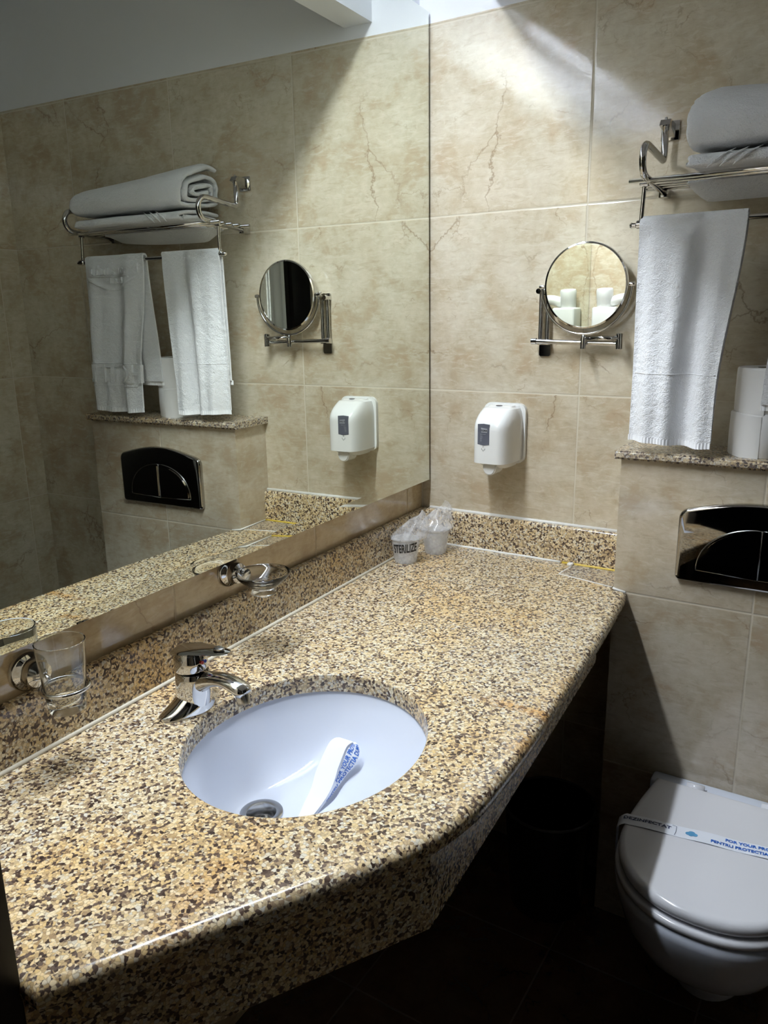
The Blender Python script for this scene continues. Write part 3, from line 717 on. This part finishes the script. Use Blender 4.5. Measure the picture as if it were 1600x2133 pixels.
b = NB(); lathe(b, [(0.0085, -0.017), (0.0085, 0.016), (0.006, 0.018)], (0.528, -0.034, 1.390), (0, 0, 1), 20); put('elbow', b, M['chrome'], sm)
MC = Vector((0.4475, -0.040, 1.5115)); RM = 0.0935
b = NB(); lathe(b, [(0.0068, -0.030), (0.0068, -0.008), (0.0022, 0.004)], (0.4475, -0.040, MC.z-RM-0.0150), (0, 0, 1), 18); put('swivel', b, M['chrome'], sm)
b = NB(); tube(b, [(MC.x+(RM+0.0085)*math.cos(a), MC.y, MC.z+(RM+0.0085)*math.sin(a)-0.004) for a in [PI*1.0-0.03+(PI+0.06)*k/40 for k in range(41)]], 0.0032, 10)
for sx in (-1, 1): lathe(b, [(0.0045, -0.006), (0.0055, 0.0), (0.0045, 0.006)], (MC.x+sx*(RM+0.009), MC.y, MC.z), (1, 0, 0), 14)
put('yoke', b, M['chrome'], sm)
TILT = Matrix.Translation(MC) @ Matrix.Rotation(math.radians(0.5), 4, 'X') @ Matrix.Rotation(math.radians(1.7), 4, 'Z')
b = NB(); lathe(b, [(RM-0.0035, -0.0070), (RM, -0.0055), (RM+0.0012, 0), (RM, 0.0055), (RM-0.0035, 0.0070), (RM-0.0045, 0.0035), (RM-0.0045, -0.0035)], (0, 0, 0), (0, 1, 0), 72, cap0=False, cap1=False)
vsb = b.verts[:]; 
b2 = b; 
ring0 = [v for v in b.verts][:72]; ringN = [v for v in b.verts][-72:]
for k in range(72): b.faces.new((ring0[k], ringN[k], ringN[(k+1) % 72], ring0[(k+1) % 72]))
bmesh.ops.recalc_face_normals(b, faces=b.faces[:])
rimo = put('rim', b, M['chrome'], sm, TILT)
b = NB(); lathe(b, [(RM-0.003, -0.002), (RM-0.003, 0.002)], (0, -0.0035, 0), (0, 1, 0), 72); put('mirror_glass', b, M['mirror2'], sm, TILT, deg=20)

# ------------------------------------------------------------------ towel rack
X0, X1 = 0.600, 1.100
rk = thing('towel_rack', 'chrome hotel towel rack with shelf bars and lower rail on the back wall', 'towel rack', (0.85, -0.001, 1.61))
for X in (X0, X1):
    b = NB(); box(b, X-0.0185, X+0.0185, -0.0055, -0.0005, 1.797, 1.835, 0.0015); br = put('wall_plate', b, M['chrome'], rk)
    b = NB(); prism(b, [(-0.004, 1.801), (-0.004, 1.828), (-0.048, 1.830), (-0.058, 1.818), (-0.030, 1.812)], lambda p: (X-0.010, p[0], p[1]), lambda p: (X+0.010, p[0], p[1]))
    lathe(b, [(0.003, 0), (0.003, 0.005)], (X, -0.046, 1.829), (0, 0, 1), 10)
    put('clamp', b, M['chrome'], br)
    b = NB(); pth = fillet([(X, -0.046, 1.820), (X, -0.044, 1.752), (X, -0.170, 1.762)], 0.012, 6)
    pth += [Vector((X, -0.178-0.0285*math.sin(a), 1.7335+0.0285*math.cos(a))) for a in [PI*k/14 for k in range(15)]]
    pth += [Vector((X, -0.030, 1.694))]
    tube(b, pth, 0.0070, 16); put('side_arm', b, M['chrome'], rk)
    b = NB(); box(b, X-0.009, X+0.009, -0.032, -0.0005, 1.683, 1.702, 0.002); put('rear_bracket', b, M['chrome'], rk)
    b = NB(); sx = -1 if X == X0 else 1
    tube(b, [(X+sx*0.010, -0.142, 1.694), (X+sx*0.012, -0.145, 1.622)], 0.0042, 12)
    lathe(b, [(0.006, -0.008), (0.008, -0.006), (0.008, 0.008), (0.006, 0.010)], (X+sx*0.013, -0.145, 1.622), (1, 0, 0), 16); lathe(b, [(0.0055, -0.007), (0.0055, 0.007)], (X+sx*0.010, -0.142, 1.697), (1, 0, 0), 14)
    put('post', b, M['chrome'], rk)
for y in (-0.165, -0.132, -0.100, -0.068, -0.038):
    b = NB(); ex = 0.034 if y in (-0.165, -0.038) else 0.022
    tube(b, [(X0-ex, y, 1.701), (X1+ex, y, 1.701)], 0.0045, 12)
    put('shelf_bar', b, M['chrome'], rk)
b = NB(); tube(b, [(X0-0.030, -0.145, 1.621), (X1+0.030, -0.145, 1.621)], 0.0050, 12)
for x_ in (X0-0.030, X1+0.030): lathe(b, [(0.004, -0.003), (0.006, 0.0), (0.004, 0.003)], (x_, -0.145, 1.621), (1, 0, 0), 14)
put('towel_rail', b, M['chrome'], rk)

# ------------------------------------------------------------------ hanging hand towels
def hang(xl_t, xr_t, xl_b, xr_b, zb, zb_back, label, seed, letters, xbo=0.0):
    ztop = 1.6285; y0 = -0.145; rb = 0.009
    t_ = thing('hand_towel', label, 'towel', ((xl_t+xr_t)/2, y0, zb), 0, 'white hand towels on the rail')
    Lf = ztop-zb; Lb = ztop-zb_back; arc = PI*rb; tot = Lf+Lb+arc
    def surf(u, v_):          # u across, v 0 front hem .. 1 back hem
        d = v_*tot
        if d < Lf: z = zb+d; side = -1; k = (ztop-z)/Lf
        elif d < Lf+arc: a = (d-Lf)/rb; side = -math.cos(a); z = ztop+rb*math.sin(a); k = 0
        else: z = ztop-(d-Lf-arc); side = 1; k = (ztop-z)/Lf
        e = min(1.0, k*1.25); e = e*e*(3-2*e)
        xl = xl_t+(xl_b-xl_t)*e; xr = xr_t+(xr_b-xr_t)*e
        x_ = xl+(xr-xl)*u
        if side > 0: x_ += xbo*e
        amp = 0.0035+0.011*min(1, k*1.6)
        fold = amp*math.sin(u*PI*3.2+seed+0.6*k)+0.5*amp*math.sin(u*PI*6.3+seed*2.3-0.5*k)
        fold += 0.004*fbm((x_*9+seed, z*5, side), 1.0, 3)
        y_ = y0+side*(rb+0.0015)+(fold-0.007*e if side < 0 else (fold*0.3+0.001*e if side > 0.9 else 0.0))
        if 0 < k < 0.08: y_ = y0+side*(rb+0.0015)+(y_-(y0+side*(rb+0.0015)))*(k/0.08)
        if side > 0: y_ = min(y_, -0.070)
        zz = z+(0.003*math.sin(u*5+seed) if k > 0.9 else 0)
        return Vector((x_, y_, zz))
    hem = 0.012
    b_ = NB(); lo = hem/tot
    grid(b_, lambda u, v_: surf(u, lo+(1-2*lo)*v_), 44, 110); thicken(b_, 0.0055); o_ = put('terry_cloth', b_, M['towel'], t_, deg=80)
    b_ = NB(); grid(b_, lambda u, v_: surf(u, v_*lo)+Vector((0, 0.0012*math.sin(u*170), 0)), 110, 3); thicken(b_, 0.003); put('hem', b_, M['hem'], t_, deg=80)
    b_ = NB(); grid(b_, lambda u, v_: surf(u, 1-lo+v_*lo)+Vector((0, 0.0012*math.sin(u*170), 0)), 110, 3); thicken(b_, 0.003); put('hem', b_, M['hem'], t_, deg=80)
    def onsurf(u, z, lift):
        v_ = (z-zb)/tot; p = surf(u, v_); return Vector((p.x, p.y-lift, p.z))
    if letters:
        W_ = abs(xr_b-xl_b)
        def mpf(zc, lift, uc=0.46): return lambda p: onsurf(uc+p.x/W_, zc+p.y, 0.0016+p.z)
        put('embossed_lettering', text_bm('HOTEL', 0.074, 0.0060, mpf(1.294, 0, 0.47), cut=2, xscale=0.92, bold=0.0012), M['towel'], t_)
        put('embossed_lettering', text_bm('Izporandu', 0.042, 0.0042, mpf(1.594, 0, 0.47), cut=2, xscale=1.0), M['towel'], t_)
        put('embossed_lettering', text_bm('Hotel', 0.026, 0.0036, mpf(1.564, 0, 0.46), cut=1, xscale=0.8), M['towel'], t_)
        bb = NB()
        tube(bb, [onsurf(0.10+0.78*k/20, 1.578, 0.0015) for k in range(21)], 0.0022, 6)
        tube(bb, [onsurf(0.10+0.85*k/24, 1.575-0.036*math.sin(PI*k/24), 0.0015) for k in range(25)], 0.0032, 6)
        put('embossed_border', bb, M['towel'], t_); bb = NB()
        tube(bb, [onsurf(0.07+0.84*k/20, 1.3265, 0.0012) for k in range(21)], 0.0018, 6)
        put('embossed_border', bb, M['towel'], t_); bb = NB()
        tube(bb, [onsurf(0.07+0.84*k/20, 1.2600, 0.0012) for k in range(21)], 0.0018, 6)
        put('embossed_border', bb, M['towel'], t_)
    else:
        bb = NB(); tube(bb, [onsurf(0.02+0.96*k/30, 1.33, 0.0002) for k in range(31)], 0.0010, 6); put('woven_band', bb, M['towel'], t_)
    return t_
hang(0.588, 0.786, 0.590, 0.758, 1.186, 1.27, 'plain white hand towel on the rail, the one nearest the shaving mirror', 0.7, False, -0.002)
hang(0.862, 1.092, 0.897, 1.105, 1.182, 1.262, 'white hand towel embossed with hotel lettering at the far end of the rail', 2.6, True, -0.058)

# ------------------------------------------------------------------ folded bath towels
def spiral(pts, n_=8): 
    out = []
    P = [Vector((p[0], p[1])) for p in pts]
    for i in range(len(P)-1):
        a, bq, c, d = P[max(0, i-1)], P[i], P[i+1], P[min(len(P)-1, i+2)]
        for k in range(n_):
            s = k/n_; out.append(0.5*((2*bq)+(c-a)*s+(2*a-5*bq+4*c-d)*s*s+(3*bq-a-3*c+d)*s**3))
    out.append(P[-1]); return out
def folded(label, prof2d, xa, xb, th, seed, zfun, group, extra=None):
    t_ = thing('bath_towel', label, 'towel', ((xa+xb)/2, -0.12, min(p[1] for p in prof2d)), 0, group)
    C_ = spiral(prof2d, 5); n_ = len(C_)-1
    def fn(u, v_):
        p = C_[min(n_, round(u*n_))]; x_ = xa+(xb-xa)*v_
        w_ = 0.0045*fbm((p.x*14+seed, x_*8, p.y*14), 1.0, 3)
        ex = 0.010*fbm((p.x*25, p.y*25, seed), 1.0, 2)*(1 if v_ < 0.5 else -1)*(abs(v_-0.5)*2)**4
        return Vector((x_+ex, p.x+w_, p.y+zfun(p.x, p.y, x_)+0.5*w_))
    b_ = NB(); grid(b_, fn, n_, 40); thicken(b_, th)
    # round the cut ends a little
    o_ = put('folded_cloth', b_, M['towel'], t_, deg=180); subdiv(o_, 1)
    if extra: extra(t_)
    return t_
lower = [(-0.050, 1.7180), (-0.10, 1.7170), (-0.16, 1.7175), (-0.178, 1.7195), (-0.16, 1.7240), (-0.11, 1.7285), (-0.06, 1.7290), (-0.038, 1.7250), (-0.034, 1.7150), (-0.055, 1.7110), (-0.12, 1.7105), (-0.188, 1.7115), (-0.197, 1.7200), (-0.188, 1.7315), (-0.15, 1.7385), (-0.08, 1.7420), (-0.030, 1.7400)]
def droop(t_):
    bb = NB()
    def fn(u, v_):
        s = 1-abs(2*v_-1)**6
        x_ = 0.665+0.38*v_; z_ = 1.7000-(0.032*min(1, s*1.4)*(1-0.55*v_**3))*math.sin(PI*u)**0.8
        return Vector((x_, -0.030-0.080*u+0.0022*fbm((x_*10, u*2, 0), 1, 2), z_))
    grid(bb, fn, 14, 34); thicken(bb, 0.006); put('drooping_fold', bb, M['towel'], t_, deg=80)
    bb = NB()
    for q in range(3):
        xq = 0.715+0.022*q
        tube(bb, [(xq+0.030*s+0.016*s*s, -0.2060+0.004*abs(2*s-1)+0.010*s, 1.706+0.030*s) for s in [k/10 for k in range(11)]], lambda s: 0.0034*math.sin(PI*min(max(s, .05), .95)), 8)
    put('crease', bb, M['towel'], t_)
folded('white folded bath towel lying directly on the rack bars, under another', lower, 0.680, 1.075, 0.010, 3.0, lambda y, z, x_: 0.0, 'folded white bath towels', droop)
upper = [(-0.075, 1.783), (-0.11, 1.775), (-0.140, 1.780), (-0.130, 1.796), (-0.095, 1.806), (-0.060, 1.812), (-0.048, 1.800), (-0.050, 1.778), (-0.08, 1.765), (-0.12, 1.7600), (-0.165, 1.7620), (-0.172, 1.784), (-0.155, 1.806), (-0.11, 1.822), (-0.065, 1.832), (-0.032, 1.822),
         (-0.026, 1.795), (-0.030, 1.765), (-0.070, 1.7520), (-0.13, 1.7470), (-0.180, 1.7480), (-0.195, 1.764), (-0.194, 1.790), (-0.176, 1.814), (-0.135, 1.834), (-0.085, 1.850), (-0.050, 1.858), (-0.030, 1.850)]
def ufun(y, z, x_):
    s = (x_-0.66)/0.42; h = (z-1.747)/0.11
    return h*(0.018*max(0, 1-abs(s-0.05)*2.2)-0.030*max(0, s-0.45)) - h*0.016*max(0.0, (0.10-s)/0.10)
folded('white folded bath towel on top of the pile on the rack', upper, 0.672, 1.090, 0.011, 9.0, ufun, 'folded white bath towels')

# ------------------------------------------------------------------ cistern boxing, shelf, flush plate
BX0, BX1, BY = 0.5776, 1.1517, -0.143
b = NB(); box(b, BX0, BX1, BY, 0.0, 0.0, 1.146)
struct('trim_2', b, M['tile_box'])
b = NB(); box(b, BX0-0.012, BX1+0.012, BY-0.016, -0.0005, 1.147, 1.166)
bmesh.ops.bevel(b, geom=[e for e in b.edges if abs(e.verts[0].co.y-(BY-0.016)) < 1e-4 and abs(e.verts[1].co.y-(BY-0.016)) < 1e-4], offset=0.005, segments=3, affect='EDGES')
o = put('granite_shelf', b, M['granite_shelf'], None); tag(o, 'narrow pale granite shelf slab topping the tiled cistern boxing', 'shelf')
fp = thing('flush_plate', 'dark shiny chrome dual flush plate with arched top on the tiled boxing', 'flush plate', (0.868, BY-0.0005, 0.90))
FC = 0.868
def arch(w_, z0, z1, rise, r, n_=6, cx=FC):
    pts = []
    for k in range(n_+1): a = PI+PI/2*k/n_; pts.append((cx-w_/2+r+r*math.cos(a), z0+r+r*math.sin(a)))
    for k in range(n_+1): a = 1.5*PI+PI/2*k/n_; pts.append((cx+w_/2-r+r*math.cos(a), z0+r+r*math.sin(a)))
    R3 = 0.022
    for k in range(n_+1): a = 0+PI/2*0.85*k/n_; pts.append((cx+w_/2-R3+R3*math.cos(a), z1-R3+R3*math.sin(a)))
    xa = pts[-1][0]; za = pts[-1][1]
    for k in range(1, 16): s = k/16; x_ = xa+(2*cx-2*xa)*s; pts.append((x_, za+rise*math.sin(PI*s)))
    for k in range(n_+1): a = PI-PI/2*0.85*(1-k/n_); pts.append((cx-w_/2+R3+R3*math.cos(a), z1-R3+R3*math.sin(a)))
    return pts
b = NB(); P_ = arch(0.322, 0.898, 1.055, 0.024, 0.012)
prism(b, P_, lambda p: (p[0], BY-0.0005, p[1]), lambda p: (p[0], BY-0.014, p[1]))
fe = [e for e in b.edges if all(v.co.y < BY-0.013 for v in e.verts)]
bmesh.ops.bevel(b, geom=fe, offset=0.007, segments=4, profile=0.5, affect='EDGES')
put('plate_frame', b, M['flush'], fp, deg=60)
def button(cx0, cx1, z0, z1, left):
    n_ = 22; pts = []
    for k in range(n_+1):
        a = PI*k/n_; 
        pts.append(((cx0+cx1)/2+(cx1-cx0)/2*math.cos(a), z0+(z1-z0)*math.sin(a)**0.8))
    bb = NB(); prism(bb, pts, lambda p: (p[0], BY-0.012, p[1]), lambda p: (p[0], BY-0.0168, p[1]))
    fe = [e for e in bb.edges if all(v.co.y < BY-0.016 for v in e.verts)]
    bmesh.ops.bevel(bb, geom=fe, offset=0.0018, segments=2, affect='EDGES'); return bb
# one arched button pair split down the middle
def half(side):
    n_ = 18; pts = []
    for k in range(n_+1):
        a = PI/2*k/n_; pts.append((FC+side*(0.001+0.116*math.cos(a)), 0.924+0.100*math.sin(a)**0.9+0.004*(1-math.sin(a))))
    pts.append((FC+side*0.001, 0.924))
    bb = NB(); prism(bb, pts, lambda p: (p[0], BY-0.012, p[1]), lambda p: (p[0], BY-0.0200, p[1]))
    fe = [e for e in bb.edges if all(v.co.y < BY-0.0195 for v in e.verts)]
    bmesh.ops.bevel(bb, geom=fe, offset=0.0034, segments=4, affect='EDGES'); return bb
for sd_ in (-1, 1):
    fb_ = put('flush_button', half(sd_), M['flush'], fp, deg=60)
    pe = [(FC+sd_*(0.001+0.118*math.cos(PI/2*k/24)), BY-0.0150, 0.9225+0.1035*math.sin(PI/2*k/24)**0.9+0.004*(1-math.sin(PI/2*k/24))) for k in range(25)]
    bb = NB(); tube(bb, pe+[(FC+sd_*0.001, BY-0.0150, 0.9235)], 0.0011, 8); tube(bb, [(FC+sd_*0.119, BY-0.0150, 0.9265), (FC+sd_*0.001, BY-0.0150, 0.9225)], 0.0011, 8)
    put('button_edge', bb, M['steel'], fb_)

# ------------------------------------------------------------------ toilet rolls
def roll(cx, cy, z0, h, r, label, skew):
    t_ = thing('toilet_roll', label, 'toilet roll', (cx, cy, z0), 0, 'toilet rolls stacked on the granite shelf')
    bb = NB(); lathe(bb, [(0.022, 0.001), (r-0.002, 0.0), (r, 0.003), (r+skew, h*0.5), (r, h-0.003), (r-0.002, h), (0.022, h-0.001)], (cx, cy, z0), seg=56, cap0=False, cap1=False); put('paper', bb, M['paper'], t_)
    bb = NB(); lathe(bb, [(0.022, 0.002), (0.022, h-0.002), (0.0205, h-0.002), (0.0205, 0.002)], (cx, cy, z0), seg=32, cap0=False, cap1=False); put('cardboard_core', bb, M['core'], t_)
    bb = NB(); grid(bb, lambda u, v_: Vector((cx+(r+0.0012)*math.cos(-2.4+0.9*u), cy+(r+0.0012)*math.sin(-2.4+0.9*u), z0+0.001+(h-0.002)*v_-0.004*u)), 12, 3); thicken(bb, 0.0006); put('loose_sheet', bb, M['paper'], t_)
roll(0.838, -0.073, 1.1662, 0.088, 0.0605, 'lower white toilet roll standing on the granite shelf', 0.0008)
roll(0.841, -0.074, 1.2545, 0.088, 0.0585, 'upper white toilet roll stacked on top of another on the shelf', 0.0005)

# ------------------------------------------------------------------ toilet
TX = 0.868
tl = thing('toilet', 'white wall-hung toilet with closed lid below the flush plate', 'toilet', (TX, -0.35, 0.06))
def outline(hwB, hwM, yb, yf, n_=30):
    """half outline from back-left clockwise to the front, mirrored"""
    pts = []
    L_ = yb-yf
    for k in range(n_+1):
        s = k/n_
        if s < 0.34: q = s/0.34; pts.append((hwB+(hwM-hwB)*math.sin(q*PI/2), yb-L_*0.52*q))
        else:
            a = (s-0.34)/0.66*PI/2
            pts.append((hwM*math.cos(a)**0.86 if a < PI/2-1e-6 else 0.0, yb-L_*0.52-L_*0.48*math.sin(a)**1.0))
    left = [(TX-x_, y_) for x_, y_ in pts]; right = [(TX+x_, y_) for x_, y_ in pts[:-1]][::-1]
    return left+right
def shell(bm, levels, topdome=0.0):
    R = []
    for (P, z) in levels: R.append([bm.verts.new((p[0], p[1], z)) for p in P])
    n_ = len(R[0])
    for A, B in zip(R, R[1:]):
        for k in range(n_): bm.faces.new((A[k], A[(k+1) % n_], B[(k+1) % n_], B[k]))
    bm.faces.new(R[0][::-1]); bm.faces.new(R[-1]); bmesh.ops.recalc_face_normals(bm, faces=bm.faces[:]); return bm
# ceramic body
lv = []
for z, hb_, hm, yf in ((0.395, 0.170, 0.178, -0.584), (0.390, 0.173, 0.182, -0.588), (0.375, 0.173, 0.182, -0.588), (0.35, 0.172, 0.178, -0.582), (0.30, 0.168, 0.168, -0.562), (0.25, 0.160, 0.148, -0.53), (0.20, 0.150, 0.120, -0.48), (0.165, 0.142, 0.100, -0.44), (0.150, 0.135, 0.088, -0.42)):
    lv.append((outline(hb_, hm, BY-0.0005, yf), z))
b = shell(NB(), lv)
lathe(b, [(0.045, 0.0), (0.072, 0.010), (0.080, 0.035), (0.084, 0.09)], (TX, -0.300, 0.092), seg=36, sy=1.35)
put('bowl', b, M['ceramic'], tl, deg=50)
b = NB(); box(b, TX-0.172, TX+0.172, -0.186, BY-0.0005, 0.385, 0.4300, 0.008, 3); put('rear_ledge', b, M['ceramic'], tl)
def pad(bm, hb_, hm, yb, yf, z0, z1, r):
    lv_ = []
    for k in range(5): a = PI/2*k/4; d = r*(1-math.sin(a)); lv_.append((outline(hb_-d, hm-d, yb-d, yf+d), z0+r*(1-math.cos(a))))
    for k in range(5): a = PI/2*(1-k/4); d = r*(1-math.sin(a)); lv_.append((outline(hb_-d, hm-d, yb-d, yf+d), z1-r*(1-math.cos(a))))
    return shell(bm, lv_)
put('seat', pad(NB(), 0.160, 0.179, -0.188, -0.588, 0.3975, 0.4140, 0.007), M['seat'], tl, deg=50)
lid = put('lid', pad(NB(), 0.156, 0.174, -0.190, -0.582, 0.4165, 0.4450, 0.0125), M['seat'], tl, deg=50)
for sx in (-0.075, 0.075):
    b = NB(); tube(b, [(TX+sx-0.018, -0.182, 0.436), (TX+sx+0.018, -0.182, 0.436)], 0.009, 16); put('hinge', b, M['seat'], tl)
# printed paper band around the lid
bd = thing('paper_band', 'white disinfected-seal paper band with blue print wrapped around the toilet lid', 'paper band', (TX, -0.36, 0.40))
q0 = Vector((0.694, -0.3800)); q1 = Vector((1.045, -0.3380)); dq = (q1-q0).normalized(); nq = Vector((-dq.y, dq.x))
ZB = 0.4458
def bandp(s, tt, lift=0.0):
    """s metres along from the left lid edge, tt -0.5..0.5 across"""
    bow = 0.0018*math.sin(s*30)**2
    if s < 0: z = ZB-0.010*(-s/0.012)**1.2 if s > -0.012 else ZB-0.010+(s+0.012)*0.95; x_ = max(s, -0.014)
    elif s > 0.352: z = ZB-(s-0.352)*0.9; x_ = 0.352+(s-0.352)*0.2
    else: z = ZB; x_ = s
    p = q0+dq*x_+nq*(tt*0.0360)
    return Vector((p.x, p.y, z+bow*(0 < s < 0.352)+lift))
b = NB(); grid(b, lambda u, v_: bandp(-0.075+0.49*v_, u-0.5), 3, 90); thicken(b, 0.0004); put('strip', b, M['band'], bd, deg=80)
def bt(body, size, s0, tt, mat, bold=0.0, xs=1.0, align='CENTER'):
    return put('lettering', text_bm(body, size, 0.0001, lambda p: bandp(s0+p.x, tt+p.y/0.036, 0.0009+p.z), cut=1, xscale=xs, align=align, bold=bold), mat, bd)
bt('DEZINFECTAT', 0.0125, 0.042, 0.10, M['ink_navy'], 0.0003, 1.15)
b = NB(); tube(b, [bandp(0.096, -0.42, 0.001), bandp(0.098, -0.15, 0.001), bandp(0.098, 0.36, 0.001), bandp(0.090, 0.42, 0.001)], 0.0003, 5); put('lettering_border', b, M['ink_navy'], bd)
b = NB()
for (dx, dy, r_) in ((-0.006, 0.0, 0.0045), (0.0, 0.003, 0.0055), (0.006, -0.001, 0.0045), (-0.001, -0.003, 0.0040)):
    prism(b, [(dx+r_*math.cos(2*PI*k/14)*1.2, dy+r_*math.sin(2*PI*k/14)) for k in range(14)], lambda p: bandp(0.127+p[0], p[1]/0.036, 0.0004), lambda p: bandp(0.127+p[0], p[1]/0.036, 0.0011))
put('emblem', b, M['emblem'], bd)
bt('FOR YOUR PROTECTION', 0.0112, 0.252, 0.22, M['ink_blue'], 0.00035, 1.0)
bt('PENTRU PROTECTIA DUMNEAVOASTRA', 0.0112, 0.262, -0.20, M['ink_blue'], 0.00035, 0.98)

# ------------------------------------------------------------------ waste bin under the counter
wb = thing('waste_bin', 'black round waste bin in the shadow under the counter', 'bin', (0.45, -0.17, 0.0))
b = NB(); lathe(b, [(0.085, 0.001), (0.090, 0.004), (0.108, 0.262), (0.112, 0.268), (0.112, 0.275), (0.104, 0.276), (0.088, 0.012), (0.001, 0.010)], (0.462, -0.178, 0), seg=48); put('bin_body', b, M['black'], wb)
b = NB(); tube(b, [(0.462+0.1105*math.cos(2*PI*k/48), -0.178+0.1105*math.sin(2*PI*k/48), 0.276) for k in range(48)], 0.0035, 8, closed=True); put('rim', b, simple('grey_bin_rim', (0.05, 0.05, 0.05), 0.3), wb)

# ------------------------------------------------------------------ seen only in the reflections: hair dryer, shower curtain
hdr = thing('hair_dryer', 'white wall-mounted hair dryer beside the mirror, seen in the round shaving mirror', 'hair dryer', (0.155, YF+0.002, 1.30))
b = NB(); box(b, 0.118, 0.212, YF+0.0005, YF+0.086, 1.28, 1.448, 0.008, 3); put('holder', b, M['plastic'], hdr)
b = NB(); lathe(b, [(0.026, 0.0), (0.030, 0.010), (0.032, 0.055), (0.033, 0.082), (0.030, 0.088), (0.024, 0.080), (0.020, 0.060), (0.001, 0.058)], (0.158, YF+0.040, 1.430), (0, 0.12, 1), 36); put('dryer_nozzle', b, M['plastic'], hdr)
b = NB(); tube(b, fillet([(0.175, YF+0.040, 1.462), (0.23, YF+0.045, 1.482), (0.30, YF+0.050, 1.47), (0.34, YF+0.050, 1.36)], 0.04), 0.020, 16); put('handle', b, M['plastic'], hdr)
cu_ = NB()
grid(cu_, lambda u, v_: Vector((1.552+0.010*math.sin(u*PI*5), -1.437+0.16*u, 0.15+1.95*v_)), 40, 12); thicken(cu_, 0.002)
o = put('shower_curtain', cu_, M['curtain'], None, deg=80); tag(o, 'pale gathered shower curtain by the door, seen as a strip in the round mirror', 'curtain')
b = NB(); tube(b, [(1.545, -1.490, 2.108), (1.545, -1.12, 2.108)], 0.010, 14); 
o = put('curtain_rail', b, M['chrome'], None); tag(o, 'short chrome rail holding the pale shower curtain by the door', 'curtain rail')
